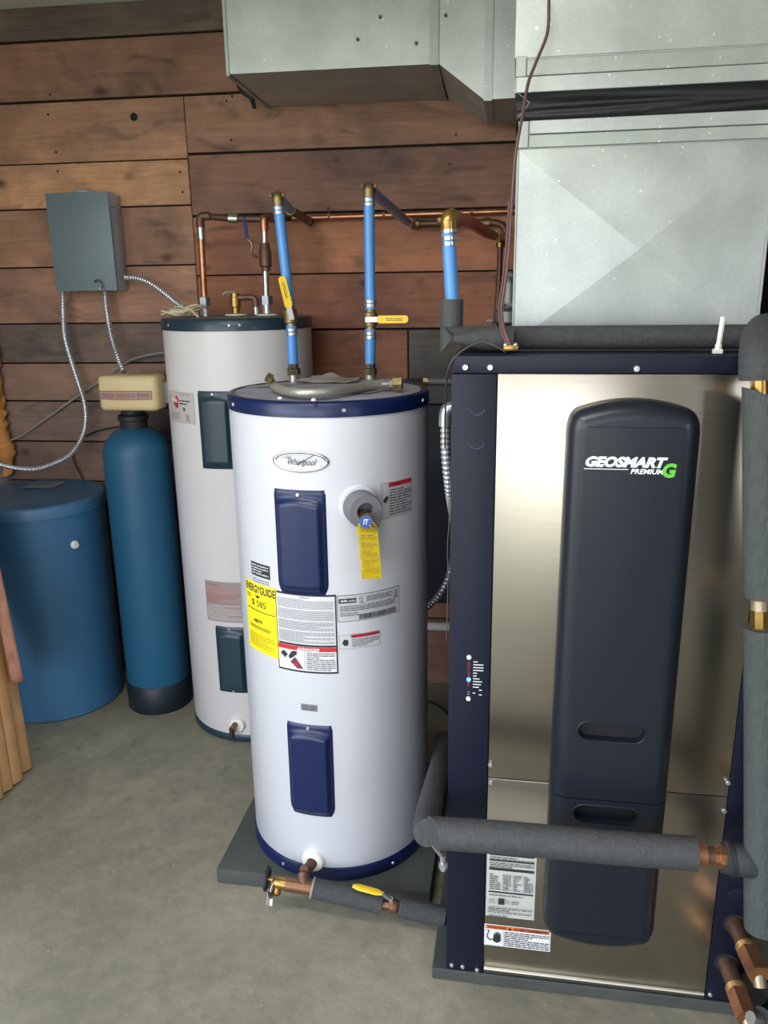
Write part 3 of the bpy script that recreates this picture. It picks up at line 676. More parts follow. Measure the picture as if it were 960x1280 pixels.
def hose_line(label, base, valve_px, top_px, Y, wall_pts, lever, grip_z=0):
    root = thing('blue_hose', label, 'hose', (base.x, base.y, base.z))
    tv = at(*valve_px, Y); tt = at(*top_px, Y)
    ax = (tt-base).normalized()
    tp('hose_fitting', [base, base+ax*.016, base+ax*.018, base+ax*.030], [.018, .018, .014, .014], mat('grimy_brass', (98, 88, 70), .5, .7, var=.5, scale=60), root, 8)
    tp('hose', [base+ax*.028, tv-ax*.024], .0135, G['blue_pex'], root)
    tp('hose', [tv+ax*.024, tt-ax*.012], .0135, G['blue_pex'], root)
    crimp(root, tv-ax*.045, ax); crimp(root, tv+ax*.034, ax); crimp(root, tt-ax*.036, ax)
    ball_valve(root, tv, ax, lever)
    w0_ = V(wall_pts[0]); dd = (w0_-tt).normalized()
    tp('elbow', [tt-ax*.02, tt-ax*.004, tt+dd*.004+ax*.002, tt+dd*.022], [.0125, .0145, .0145, .0125], G['old_brass'], root, sm=3, rf=lambda i: .0145)
    for s_ in (-1, 1): 
        q = tt+V((s_*.016, -.004, .006)); tp('elbow_ear', [q-V((.003, 0, 0)), q+V((.003, 0, 0))], .006, G['old_brass'], root, 8)
    return root, tt, dd
base = at(368, 478, 2.07); base.z = 1.290
r1, tt, dd = hose_line('blue hose rising from the left of the front heater lid, yellow lever pointing up', base, (363, 395), (347, 247), 2.07, [at(364, 262, 2.50)], (-.20, -.05, 1))
mid = at(363, 262, 2.42)
tp('hose', [tt+dd*.018, mid], .0135, G['blue_pex'], r1)
tp('crimp_ring', [mid-dd*.003, mid+dd*.003], .0155, mat('yellow_ring', (190, 180, 60), .5), r1)
tp('copper_end', [mid, at(385, 276, 2.80)], .0135, G['dull_copper'], r1)
tp('copper_cap', [at(383.5, 275, 2.77), at(386.5, 277, 2.81)], .016, G['dull_copper'], r1)
base = at(463, 476, 2.07); base.z = 1.290
r2, tt, dd = hose_line('blue hose rising from the middle of the front heater lid, yellow lever pointing right', base, (463, 399), (461, 236), 2.07, [at(511, 280, 2.72)], (1, 0, 0))
e_ = at(511, 279, 2.74)
tp('hose', [tt+dd*.018, e_], .0135, G['blue_pex'], r2)
tp('crimp_ring', [e_-dd*.012, e_+dd*.006], .0155, G['old_brass'], r2)
tp('elbow', [e_, at(516, 281, 2.80), at(520, 281, 2.80)], .014, G['old_brass'], r2, sm=3)
# third hose: disappears into foam sleeve on top of the cabinet; the red hose links it to the wall
r3 = thing('blue_hose', 'short pale blue hose rising out of a grey foam sleeve left of the plenum', 'hose', at(564, 438, 1.62))
tA = at(560.5, 274, 1.62); tB = at(566, 395, 1.62)
tp('hose', [tB, tA+V((0, 0, -.02))], .0135, G['blue_pex'], r3)
ax = (tA-tB).normalized(); crimp(r3, tA-ax*.045, ax, .0155, 2); crimp(r3, tA-ax*.022, ax, .0155, 1)
tp('elbow', [tA-ax*.018, tA, tA+V((.004, .012, .006)), tA+V((.008, .03, .006))], .0150, G['brass'], r3, sm=4)
tp('elbow_ear', [tA+V((-.014, 0, -.002)), tA+V((-.020, 0, -.002))], .006, G['old_brass'], r3, 8)
sl = tp('foam_sleeve', [at(565, 374, 1.62), at(564, 425, 1.62)], .0225, G['foam_light'], r3, 20, cut1=(-1.2, 0, 0)); 
rh = thing('red_hose', 'dull red hose running from the short blue hose back to the wall pipe', 'hose', at(600, 285, 2.1))
tp('hose', [tA+V((.007, .024, .006)), at(590, 279, 1.95), at(606, 290, 2.25), at(622, 296, 2.66)], .0135, G['red_pex'], rh, sm=6)
tp('crimp_ring', [at(618.5, 295, 2.55), at(620, 295.5, 2.60)], .0155, G['old_brass'], rh)
tp('elbow', [at(621, 296, 2.64), at(624.5, 297, 2.70), at(625.5, 301, 2.715), at(625.5, 309, 2.715)], .015, G['brass'], rh, sm=4)
dp = thing('copper_pipe', 'copper pipe dropping down the wall beside the plenum below the red hose', 'pipe', at(620, 415, 2.75))
tp('pipe', [at(625.5, 306, 2.72), at(624, 350, 2.74), at(619, 416, 2.75)], .0095, G['dull_copper'], dp)
for py in (345, 352): tp('coupling', [at(624, py, 2.735), at(624, py+3, 2.735)], .0125, G['dull_copper'], dp)
# small circulator half hidden behind the plenum
pm = thing('circulator_valve', 'grey metal pump flange with bolts peeping out left of the plenum', 'pump', at(634, 410, 2.40))
bm = B(); q = at(636, 398, 2.40); lathe(bm, q, [(.028, -.02), (.045, -.01), (.045, .02), (.030, .03), (.022, .10)], 24, (0, 0, 1)); part('pump_body', bm, mat('pump_grey', (120, 126, 122), .45, .6), pm)
tp('pump_column', [at(637, 340, 2.40), at(637, 385, 2.40)], .019, mat('dull_purple', (110, 96, 100), .5, .4), pm)
tp('pump_pipe', [q+V((0, .02, .07)), V((q.x, YB-.018, q.z+.07))], .014, G['pump_grey'], pm)
for px, py in ((627, 381), (612, 402), (638, 382), (637, 345)): tp('bolt', [at(px, py, 2.36)+V((-.008, 0, 0)), at(px, py, 2.36)+V((.008, 0, 0))], .007, G['zinc'], pm, 6)

# things lying on the front heater's lid
fc = thing('braided_connector', 'braided steel water connector lying across the navy heater lid', 'hose', (-.41, 1.93, 1.276))
P = [at_z(337, 474, 1.305), at_z(341, 480, 1.292), at_z(352, 487, 1.288), at_z(375, 491, 1.288), at_z(410, 490, 1.288), at_z(450, 484, 1.288), at_z(478, 480, 1.290), at_z(494, 480, 1.292)]
tp('hose', P, .0105, G['braid'], fc, sm=6)
tp('nut', [at_z(334, 471, 1.312), at_z(339, 474, 1.306)], .0125, G['old_brass'], fc, 6, inner=.7)
tp('collar', [at_z(482, 480, 1.290), at_z(489, 480, 1.291)], .0125, G['steel_ring'], fc)
tp('nut', [at_z(492, 480, 1.292), at_z(503, 479.5, 1.293)], .0165, G['old_brass'], fc, 6, inner=.7)
def sheet(name, label, corners, z, crump, m_, seed, nx=14, hh=.0):
    bm = B(); g = []; c = [V((*p[:2], z)) for p in corners]
    for j in range(nx+1):
        row = []
        for i in range(nx+1):
            u, v = i/nx, j/nx
            q = (c[0].lerp(c[1], u)).lerp(c[3].lerp(c[2], u), v)
            q.z += abs(noise.noise(V((q.x*11+seed, q.y*11, seed))))*crump + hh*math.exp(-((u-.45)**2+(v-.75)**2)*22)
            row.append(bm.verts.new(q))
        g.append(row)
    for j in range(nx):
        for i in range(nx): bm.faces.new((g[j][i], g[j][i+1], g[j+1][i+1], g[j+1][i]))
    bmesh.ops.solidify(bm, geom=bm.faces[:], thickness=-.0008)
    return tag(part(name, bm, m_, ang=60, smooth=crump < .01), label, 'paper')
sheet('crumpled_paper', 'crumpled brown paper on the navy heater lid behind the braided connector', [(-.50, 2.01), (-.33, 1.99), (-.345, 2.12), (-.475, 2.12)], 1.2765, .022, mat('brown_paper', (200, 190, 182), .85), 3, hh=.016)
s1 = sheet('instruction_sheet', 'printed sheet lying flat near the right rim of the navy lid', [(-.40, 1.79), (-.27, 1.80), (-.24, 1.86), (-.36, 1.88)], 1.2758, .003, G['paper'], 9)
s2 = sheet('instruction_sheet', 'folded sheet at the back right of the navy lid', [(-.33, 2.03), (-.27, 2.0), (-.245, 2.08), (-.31, 2.11)], 1.2765, .006, G['paper'], 5)
s3 = sheet('instruction_sheet', 'pale sheet at the left rim of the navy lid', [(-.60, 1.90), (-.52, 1.93), (-.47, 2.00), (-.56, 1.97)], 1.2760, .005, G['paper'], 6)
decal('sheet_print', [('lines', -.385, 1.80, -.28, 1.865, 9, (120, 114, 112))], lambda s, t, o: V((s+.02*(t-1.8)/.06, t, 1.2805+o)), s1)
for (px, py, wh) in ((350, 499, 'leftmost of three tiny white scraps on the front edge of the navy lid'), (392, 501, 'middle one of three tiny white scraps on the front of the navy lid'), (408, 496, 'rightmost of three tiny white scraps on the front of the navy lid')):
    q = at_z(px, py, 1.277); bm = B(); lathe(bm, q, [(.003, -.001), (.006, .001), (.004, .005), (0, .006)], 8)
    tag(part('paper_scrap', bm, G['white_plastic']), wh, 'scrap', 'white scraps on the navy lid')

# ------------------------------------------------------------------ heater pad and drain line
bm = B(); RZ = Matrix.Translation(V((-.685, 1.683, 0))) @ Matrix.Rotation(-.034, 4, 'Z')
box(bm, (0, 0, .0005), (.566, .57, .045), .006, 2)
tag(part('heater_pad', bm, G['pad'], mtx=RZ), 'thick dark grey square pad under the front heater', 'pad')
dl = thing('drain_line', 'drain pipe at the foot of the front heater with hose bib and foam sleeved branch', 'pipe', (-.40, 1.62, .05))
n = V((sin(-.125), -cos(-.125), 0)); q = V((FC[0], FC[1], .103))+n*(FR+.004)
k0 = at(377, 1100, 1.615)
tp('nipple', [q, q+n*.02, k0+V((.004, .01, .02))], .0125, mat('rusty_brown', (104, 70, 56), .6, .4, var=.4, scale=60), dl)
tL = at(350, 1104, 1.60); tR = at(398, 1112, 1.60)
tp('tee', [tL.lerp(tR, .15), tR], .0165, mat('aged_copper', (138, 98, 76), .45, .7, var=.4, scale=50), dl)
tp('tee_branch', [k0+V((.003, .008, .014)), tL.lerp(tR, .62)], .0155, G['dull_copper'], dl)
tp('bib_body', [at(340, 1102, 1.60), at(345, 1103, 1.60), tL.lerp(tR, .2)], [.010, .015, .015], G['brass'], dl)
tp('bib_spout', [at(346, 1105, 1.60), at(347, 1112, 1.59), at(346, 1117, 1.585)], .0095, G['brass'], dl)
for a in range(6):
    tp('spout_thread', [at(346, 1113+a*.8, 1.587), at(346, 1113.4+a*.8, 1.587)], .0105, G['brass'], dl, 10) if a % 2 == 0 else None
# hand wheel
c = at(334, 1098, 1.60); ax = V((1, .0, -.1)).normalized(); bm = B()
P = []
for i in range(25):
    a = 2*pi*i/24; e = V((0, 1, 0)); f_ = ax.cross(e); P.append(c+(.025+.002*cos(6*a))*(cos(a)*e+sin(a)*f_))
tube(bm, P, .0045, 8, cap=False)
for a in (0, 2*pi/3, 4*pi/3): tube(bm, [c, c+.024*(cos(a)*V((0, 1, 0))+sin(a)*ax.cross(V((0, 1, 0))))], .003, 6)
part('hand_wheel', bm, G['black_rubber'], dl)
tp('wheel_stem', [c-ax*.006, c+ax*.03], .005, G['brass'], dl, 8)
i0 = at(391, 1110, 1.60); i1 = at(478, 1130, 1.595)
tp('foam_sleeve', [i0, i0.lerp(i1, .5)+V((0, 0, .001)), i1], .0245, G['foam_grey'], dl, 20, inner=.6)
tp('sleeve_band', [i0+V((-.003, 0, .001)), i0+V((.002, 0, 0))], .0255, mat('tape_pale', (140, 140, 120), .7), dl, 20)
v0 = at(482, 1131, 1.595); v1 = at(498, 1133, 1.595)
tp('valve_body', [v0-V((.01, 0, 0)), v0.lerp(v1, .3), v0.lerp(v1, .35), v0.lerp(v1, .8), v1], [.012, .012, .017, .017, .013], G['aged_copper'], dl)
tp('valve_stem', [v0.lerp(v1, .55), v0.lerp(v1, .55)+V((-.004, -.006, .026))], .006, G['zinc'], dl, 8)
bm = B(); g0 = at(478, 1117, 1.58); g1 = at(441, 1107, 1.59)
tube(bm, [g0, g0.lerp(g1, .2), g0.lerp(g1, .8), g1], [.006, .0105, .0105, .006], 10)
c0 = (g0+g1)/2
for v in bm.verts: v.co.z = c0.z+(g1.z-g0.z)*((v.co.x-c0.x)/(g1.x-g0.x))+(v.co.z-c0.z-(g1.z-g0.z)*((v.co.x-c0.x)/(g1.x-g0.x)))*.45
part('lever_grip', bm, G['yellow_grip'], dl)['label'] = 'yellow plastic lever grip'
tp('lever_arm', [v0.lerp(v1, .55)+V((-.004, -.006, .024)), g0], .005, G['zinc'], dl, 8)
tp('foam_sleeve', [at(499, 1133, 1.595), at(556, 1146, 1.595)], .0245, G['foam_grey'], dl, 20, inner=.6)
# white tag on the bib
bt = thing('paper_tag', 'small white tag wired to the black hand wheel of the drain valve', 'tag', at(337, 1130, 1.58))
bm = B(); c = [at(334, 1115, 1.58), at(342, 1113, 1.58), at(340, 1133, 1.58), at(333, 1131, 1.585)]
bm.faces.new([bm.verts.new(p) for p in c]); bmesh.ops.solidify(bm, geom=bm.faces[:], thickness=.001); part('tag_sheet', bm, G['white_plastic'], bt)
tp('tag_string', [at(341, 1104, 1.585), at(339, 1110, 1.578), at(338, 1115, 1.578)], .0012, G['white_plastic'], bt, 6)

# ------------------------------------------------------------------ heat pump cabinet (local frame u right, v back, z up)
CB0 = V((.015, 1.447, 0)); CA = -.0302
CM = Matrix.Translation(CB0) @ Matrix.Rotation(CA, 4, 'Z')
def C(u, v, z): return CM @ V((u, v, z))
cmap = lambda s, t, o: C(s, -o, t)
CN = (CM.to_3x3() @ V((0, -1, 0)))
gp = thing('heat_pump_cabinet', 'tall heat pump cabinet with navy frame, brushed steel door and long black cover', 'heat pump', C(.23, .3, .03))
def cbox(name, a, b_, m_, parent=gp, bev=.002): 
    bm = B(); box(bm, a, b_, bev, 2); return part(name, bm, m_, parent, mtx=CM)
cbox('cabinet_body', (-.083, .010, .031), (.546, .66, 1.384), G['navy_cabinet'])
cbox('frame_post', (-.083, -.001, .030), (-.0015, .012, 1.354), G['navy_cabinet'])
cbox('frame_post', (.4695, -.001, .030), (.546, .012, 1.354), G['navy_cabinet'])
cbox('top_rail', (-.083, -.001, 1.3555), (.546, .012, 1.386), G['navy_cabinet'])
cbox('steel_door', (0, -.0005, .5305), (.4685, .011, 1.3545), G['brushed_steel'], bev=.0012)
lowp = cbox('steel_door', (0, -.0005, .033), (.4685, .011, .5285), G['brushed_steel'], bev=.0012)
bm = B(); box(bm, (.001, -.007, .046), (.4675, 0, .050), .0015, 2); part('door_hem', bm, mat('hem_highlight', (232, 228, 214), .35, .3), lowp, mtx=CM)  # hem paler than the door: edge highlight put into its colour
# long plastic cover
def cover_outline():
    cx, hw = .235, .112; pts = []
    zt0, zb0 = 1.314, .172; sag = .018; rc = .034
    n = 14
    for i in range(n+1):   # top arc right to left
        x = hw*.80*(1-2*i/n); pts.append((cx+x, zt0-sag*(x/(hw*.80))**2*.85))
    def corner(x0, z0, x1, z1, cxk, czk):
        for k_ in range(1, 7):
            t = k_/7; pts.append(((1-t)**2*x0+2*t*(1-t)*cxk+t*t*x1, (1-t)**2*z0+2*t*(1-t)*czk+t*t*z1))
    zt = zt0-sag*.85; zb = zb0+sag*.85
    corner(cx-hw*.80, zt, cx-hw, zt-.042, cx-hw*.985, zt-.006)
    for i in range(13): pts.append((cx-hw, zt-.042+(zb+.042-zt+.042)*i/12))
    corner(cx-hw, zb+.042, cx-hw*.80, zb, cx-hw*.985, zb+.006)
    for i in range(n+1):
        x = hw*.80*(-1+2*i/n); pts.append((cx+x, zb0+sag*(x/(hw*.80))**2*.85))
    corner(cx+hw*.80, zb, cx+hw, zb+.042, cx+hw*.985, zb+.006)
    for i in range(13): pts.append((cx+hw, zb+.042+(zt-.042-zb-.042)*i/12))
    corner(cx+hw, zt-.042, cx+hw*.80, zt, cx+hw*.985, zt-.006)
    return pts
def cover_mesh():
    bm = B(); o = cover_outline(); n = len(o); cx, hw = .235, .112
    nr = []
    for i in range(n):
        a = o[i-1]; b_ = o[(i+1) % n]; t = V((b_[0]-a[0], b_[1]-a[1], 0)).normalized(); nr.append((-t.y, t.x))
    rings = []
    for d, h in ((0, 0), (0, .026), (.0015, .033), (.006, .042), (.013, .049), (.022, .0538), (.031, .0546)):
        rg = []
        for i in range(n): 
            rg.append(bm.verts.new((o[i][0]+nr[i][0]*d, -h, o[i][1]+nr[i][1]*d)))
        rings.append(rg)
    for A__, B__ in zip(rings, rings[1:]):
        for i in range(n): bm.faces.new((A__[i], A__[(i+1) % n], B__[(i+1) % n], B__[i]))
    bm.faces.new(rings[-1]); bm.faces.new(rings[0][::-1])
    bmesh.ops.recalc_face_normals(bm, faces=bm.faces); return bm
def stadium(cx, cz, w_, h_, v0_, v1_):
    bm = B(); P = []
    for s in (1, -1):
        for i in range(11):
            a = -pi/2+pi*i/10 if s == 1 else pi/2+pi*i/10
            P.append((cx+s*(w_/2-h_/2)+h_/2*cos(a), cz+h_/2*sin(a)))
    lo = [bm.verts.new((x, v0_, z)) for x, z in P]; hi = [bm.verts.new((x, v1_, z)) for x, z in P]
    bm.faces.new(lo); bm.faces.new(hi[::-1])
    for i in range(len(P)): bm.faces.new((lo[i], hi[i], hi[(i+1) % len(P)], lo[(i+1) % len(P)]))
    bmesh.ops.recalc_face_normals(bm, faces=bm.faces); return bm
def boolean(bm, cutters):
    me = bpy.data.meshes.new('tmp'); bm.to_mesh(me); bm.free(); o = bpy.data.objects.new('tmp', me); COL.objects.link(o)
    cs = []
    for c_ in cutters:
        m2_ = bpy.data.meshes.new('tmpc'); c_.to_mesh(m2_); c_.free(); oc = bpy.data.objects.new('tmpc', m2_); COL.objects.link(oc); cs.append(oc)
        md = o.modifiers.new('b', 'BOOLEAN'); md.object = oc; md.operation = 'DIFFERENCE'; md.solver = 'EXACT'
    bpy.context.view_layer.update()
    ne = bpy.data.meshes.new_from_object(o.evaluated_get(bpy.context.evaluated_depsgraph_get()))
    out = B(); out.from_mesh(ne)
    for x in cs+[o]: bpy.data.objects.remove(x)
    return out
for zlo, zhi, slot in ((.5365, 2, (.231, .686)), (0, .5345, (.231, .503))):
    bm = cover_mesh()
    if zlo > .1: bmesh.ops.bisect_plane(bm, geom=bm.verts[:]+bm.edges[:]+bm.faces[:], plane_co=(0, 0, zlo), plane_no=(0, 0, -1), clear_outer=True)
    else: bmesh.ops.bisect_plane(bm, geom=bm.verts[:]+bm.edges[:]+bm.faces[:], plane_co=(0, 0, zhi), plane_no=(0, 0, 1), clear_outer=True)
    bmesh.ops.holes_fill(bm, edges=[e for e in bm.edges if e.is_boundary])
    bmesh.ops.recalc_face_normals(bm, faces=bm.faces)
    bm = boolean(bm, [stadium(slot[0], slot[1], .124, .040, -.09, -.036)])
    cv = part('front_cover', bm, G['cover_plastic'], gp, mtx=CM, ang=28)
    bm = stadium(slot[0], slot[1], .121, .037, -.0375, -.0362); part('grip_recess', bm, G['dark_slot'], cv, mtx=CM)
    bm = B(); P = []
    for s in (1, -1):
        for i in range(11):
            a = -pi/2+pi*i/10 if s == 1 else pi/2+pi*i/10
            P.append(V((slot[0]+s*(.062-.020)+.0205*cos(a), -.0550, slot[1]+.0205*sin(a))))
    P.append(P[0]); P.append(P[1]); tube(bm, P, .0012, 6, cap=False); part('grip_rim', bm, G['cover_plastic'], cv, mtx=CM)
    if zlo > .1: upper_cover = cv
LW = (236, 238, 240); LG = (96, 190, 60)
decal('logo', [('t', 'GEOSMART', .1555, 1.2005, .2925, 1.2195, LW, .055, .28), ('r', .1535, 1.1965, .228, 1.1978, LW), ('t', 'PREMIUM', .232, 1.1895, .2875, 1.1985, LW, .03, .2),
      ('t', 'G', .2845, 1.184, .3075, 1.2095, LG, .05, .15), ('r', .271, 1.2005, .2745, 1.2035, LG)], lambda s, t, o: C(s, -.0550-o, t), upper_cover, 'white and green lettering')
# prints on the steel and the frame
GY = (92, 92, 94)
it = [('r', .002, .187, .1055, .40, (186, 188, 182))]
for z in (.374, .357, .344, .330): it.append(('r', .007, z, .101, z+.0035, K))
it += [('r', .007, .307, .101, .3135, K), ('r', .007, .250, .101, .2535, K), ('lines', .008, .379, .1, .396, 4, GY), ('lines', .008, .361, .09, .372, 2, GY), ('lines', .008, .348, .09, .356, 2, GY), ('lines', .008, .334, .1, .343, 2, GY), ('lines', .008, .315, .1, .329, 3, GY),
       ('lines', .008, .258, .032, .300, 8, GY), ('lines', .036, .258, .054, .300, 8, GY), ('lines', .058, .258, .076, .300, 8, GY), ('lines', .080, .258, .100, .300, 8, GY), ('lines', .008, .243, .08, .248, 1, GY),
       ('r', .028, .2225, .041, .2375, K), ('t', 'ETL', .008, .224, .022, .234, GY, .0, .1), ('t', 'UL', .046, .226, .053, .236, GY), ('lines', .056, .225, .09, .235, 2, GY), ('lines', .006, .200, .1, .216, 3, GY), ('lines', .008, .190, .06, .196, 1, GY)]
decal('spec_label', it, cmap, gp, 'white specification label with black bars', off=.0012)
decal('warning_label', [('r', .000, .109, .1425, .1655, (228, 228, 228)), ('frame', .0015, .1105, .141, .164, (150, 150, 150), .0006), ('r', .003, .1535, .1395, .1635, (216, 104, 40)), ('t', 'WARNING', .006, .1555, .047, .1615, K, .03, 0), ('p', [(.0505, .1545), (.0595, .1545), (.055, .1625)], K), ('t', 'AVERTISSEMENT', .063, .1555, .137, .1615, K, .03, 0),
      ('r', .0405, .112, .041, .1525, GY), ('lines', .043, .1125, .139, .1515, 8, (80, 80, 82)),
      ('p', [(.018, .127), (.022, .121), (.028, .119), (.035, .123), (.036, .132), (.034, .146), (.032, .146), (.0315, .137), (.030, .148), (.028, .148), (.0275, .137), (.026, .147), (.024, .147), (.0235, .136), (.022, .143), (.020, .142), (.020, .133)], K),
      ('p', [(.004, .151), (.009, .152), (.011, .148), (.008, .140), (.007, .132), (.014, .126), (.018, .129), (.018, .127), (.013, .124), (.005, .131), (.006, .141), (.009, .148), (.007, .150)], K)], cmap, gp, 'white warning label with orange header', off=.0012)
for u, z in ((-.058, 1.366), (-.014, 1.366), (.238, 1.364), (-.0705, .043), (-.046, .042), (-.014, .038), (.48, .046)): screw(C(u, -.001, z), CN, .0062 if z > 1 else .005, gp)
for u, z in ((.004, .560), (.466, .562), (.465, .498), (.006, .519)): screw(C(u, -.001, z), CN, .0052, gp)
for z in (.799, .708): screw(C(-.043, -.001, z), CN, .0052, gp, G['white_plastic'], 'rivet')
decal('status_print', [('lines', -.0455, .757, -.0405, .792, 9, (150, 50, 60)), ('lines', -.0455, .735, -.0405, .746, 3, (190, 50, 50)), ('lines', -.0455, .716, -.0405, .726, 2, (130, 130, 136))] +
      [('r', -.0345+a, z, -.0345+a+l, z+.0022, (210, 212, 216)) for z, a, l in ((.789, 0, .009), (.783, 0, .020), (.777, 0, .020), (.771, 0, .020), (.765, 0, .008), (.759, 0, .007), (.753, 0, .013), (.747, 0, .018), (.741, 0, .016), (.735, 0, .012), (.729, .012, .006), (.722, 0, .005), (.719, .012, .006))], cmap, gp, off=.0016)
bm = B(); lathe(bm, C(-.043, -.001, .7505), [(.004, 0), (.0038, .003), (0, .0045)], 14, CN); part('status_light', bm, G['led_blue'], gp)['label'] = 'small lit blue light'
for z in (1.292, 1.230):   # pressed knock-outs, lower half of the rim shows
    bm = B(); P = [C(-.036+.013*cos(a), -.0015, z+.0115*sin(a)) for a in [pi+pi*i/12 for i in range(13)]]; tube(bm, P, .0007, 6); part('knockout', bm, mat('navy_edge', (66, 74, 108), .4), gp)
for z in (.345, .30):
    bm = B(); lathe(bm, C(.510, -.001, z), [(.021, 0), (.021, .0015), (.019, .002)], 24, CN); part('knockout', bm, G['navy_cabinet'], gp)
# cabinet pad
bm = B(); box(bm, (-.115, -.004, .0005), (.60, .70, .0295), .003, 1)
tag(part('cabinet_pad', bm, G['pad'], mtx=CM), 'thin dark grey pad under the heat pump cabinet', 'pad')
for u in (-.075, .0, .1):
    pass

# ------------------------------------------------------------------ insulated pipes around the cabinet
zt_ = 1.3865
bm = B(); P = [C(-.085, .135, zt_+.022), C(-.05, .148, zt_+.0225), C(.1, .150, zt_+.0225), C(.40, .150, zt_+.0225), C(.425, .10, zt_+.024), C(.428, .03, zt_+.024)]
tp_ = thing('insulated_pipe', 'dark foam covered pipe lying along the top front of the cabinet under the plenum', 'pipe', C(.2, .15, zt_))
bm = B(); tube(bm, [P[0], P[1], P[2], P[3], C(.47, .150, zt_+.0225)], .0225, 20, cut0=(0, 0, -1.0)); part('foam_sleeve', bm, G['foam_grey'], tp_)
bm = B(); tube(bm, [C(-.088, .105, zt_+.0225), C(-.03, .110, zt_+.0225), C(.025, .112, zt_+.0225)], [.008, .0215, .0215], 16); part('foam_elbow', bm, G['foam_grey'], tp_)
vp = thing('insulated_pipe', 'thick grey foam covered pipe running down the right front of the cabinet', 'pipe', at(955, 1160, 1.30))
def Y_(py): return 1.375-(py-450)/700*.09
e = [at(956, 416, 1.50), at(952, 424, 1.445), at(951, 440, 1.40), at(951, 456, Y_(456)), at(951, 473, Y_(473))]
bm = B(); tube(bm, spline(e, 6), .0335, 24, inner=.5); part('foam_elbow', bm, G['foam_grey'], vp)
tp('brass_joint', [at(950, 470, Y_(470)), at(950, 500, Y_(498))], .0150, G['brass'], vp)
bm = B(); tube(bm, [at(953.5, 494, Y_(494)), at(953.5, 620, Y_(620)), at(954.5, 745, Y_(745))], .0315, 24, inner=.5, cut0=(.5, 0, 0)); part('foam_sleeve', bm, mat('foam_weave', (70, 76, 76), .8, bump=.8, bscale=220, stretch=(1, 1, .35), var=.4, scale=120), vp)
tp('red_ring', [at(950, 744, Y_(745)), at(950, 749, Y_(749))], .0155, G['red_pex'], vp)
tp('brass_joint', [at(950, 748, Y_(748)), at(950, 762, Y_(762))], .0150, mat('pale_brass', (190, 176, 150), .35, .7), vp)
tp('brass_joint', [at(950, 762, Y_(762)), at(950, 790, Y_(790))], .0165, G['brass'], vp, 8)
bm = B(); tube(bm, [at(954, 784, Y_(784)), at(954, 950, Y_(950)), at(953, 1100, Y_(1100)), at(953, 1160, Y_(1160))], .0315, 24, inner=.5); part('foam_sleeve', bm, G['foam_weave'], vp)
hp = thing('insulated_pipe', 'grey foam covered pipe crossing in front of the lower cabinet cover', 'pipe', at(700, 1055, 1.30))
h0, h1 = at(541, 1041, 1.30), at(870, 1067, 1.30)
bm = B(); tube(bm, [h0, h0.lerp(h1, .3)+V((0, 0, .002)), h0.lerp(h1, .7)+V((0, 0, -.001)), h1], .0305, 24, inner=.45, cut0=(0, -.5, 0)); part('foam_sleeve', bm, G['foam_light'], hp)
tp('copper_coupling', [at(871, 1067, 1.30), at(882, 1068, 1.30)], .0205, G['copper'], hp, 16)
tp('pipe', [at(880, 1068, 1.30), at(892, 1070, 1.30)], .0150, G['dull_copper'], hp)
tp('copper_coupling', [at(891, 1069, 1.30), at(896, 1070, 1.30), at(897, 1070, 1.30), at(908, 1072, 1.30)], [.0175, .0175, .0215, .0215], G['copper'], hp, 8)
tp('black_elbow', [at(904, 1071, 1.30), at(917, 1074, 1.30), at(932, 1076, 1.295), at(944, 1080, 1.295)], .0285, mat('black_foam', (44, 48, 50), .75, bump=.5), hp, 20, sm=4)
tp('strap', [at(912, 1074, 1.299), at(916, 1074, 1.299)], .0305, G['black_rubber'], hp, 20)
# short sleeve dropping from the back to the left end of the crossing pipe
sp = thing('insulated_pipe', 'short light grey foam sleeve between the front heater and the cabinet', 'pipe', at(545, 980, 1.6))
bm = B(); tube(bm, spline([at(556, 925, 2.0), at(552, 950, 1.85), at(545, 980, 1.58), at(534, 1025, 1.38), at(534, 1041, 1.31)], 6), .0270, 20); part('foam_sleeve', bm, G['foam_light'], sp)
hk = thing('pipe_hanger', 'small galvanised hanger clamp below the left end of the crossing pipe', 'hanger', at(552, 1085, 1.40))
tp('hanger_arm', [at(541, 1056, 1.37), at(553, 1072, 1.39)], .004, G['zinc'], hk, 8)
tp('hanger_bolt', [at(553, 1070, 1.385), at(554, 1088, 1.385)], .0055, G['zinc'], hk, 8)
tp('nut', [at(553.5, 1078, 1.385), at(554, 1085, 1.385)], .009, G['zinc'], hk, 6)

# copper stubs out of the right post
def stub(label, u, z, L_, dz, du):
    r = thing('copper_stub', label, 'pipe', C(u, -.06, z-.03))
    a = C(u, -.0015, z); b_ = C(u+du*.5, -L_*.5, z+dz*.5); c_ = C(u+du, -L_, z+dz)
    tp('escutcheon', [C(u, -.001, z), C(u, -.005, z)], .024, G['black_rubber'], r, 20)
    tp('pipe', [a, b_], [.0175, .0165], G['dull_copper'], r, 18)
    tp('brass_ring', [a.lerp(c_, .46), a.lerp(c_, .56)], .0205, mat('bright_brass', (214, 178, 120), .35, .8), r, 20)
    tp('adapter', [a.lerp(c_, .56), c_], .0225, G['copper'], r, 6)
    tp('outlet', [c_+V((.002, .012, -.004)), c_+V((.004, -.004, -.024))], .0125, mat('tarnished', (150, 138, 112), .4, .7), r, 14)
    return r
stub('upper copper stub with hexagonal adapter leaving the right post of the cabinet', .511, .235, .125, -.006, .014)
stub('lower copper stub with hexagonal adapter at the foot of the right post', .503, .135, .125, -.012, .012)
bs = thing('brass_stub', 'brass fitting half hidden behind the vertical foam pipe near the crossing pipe', 'pipe', C(.520, -.02, .50))
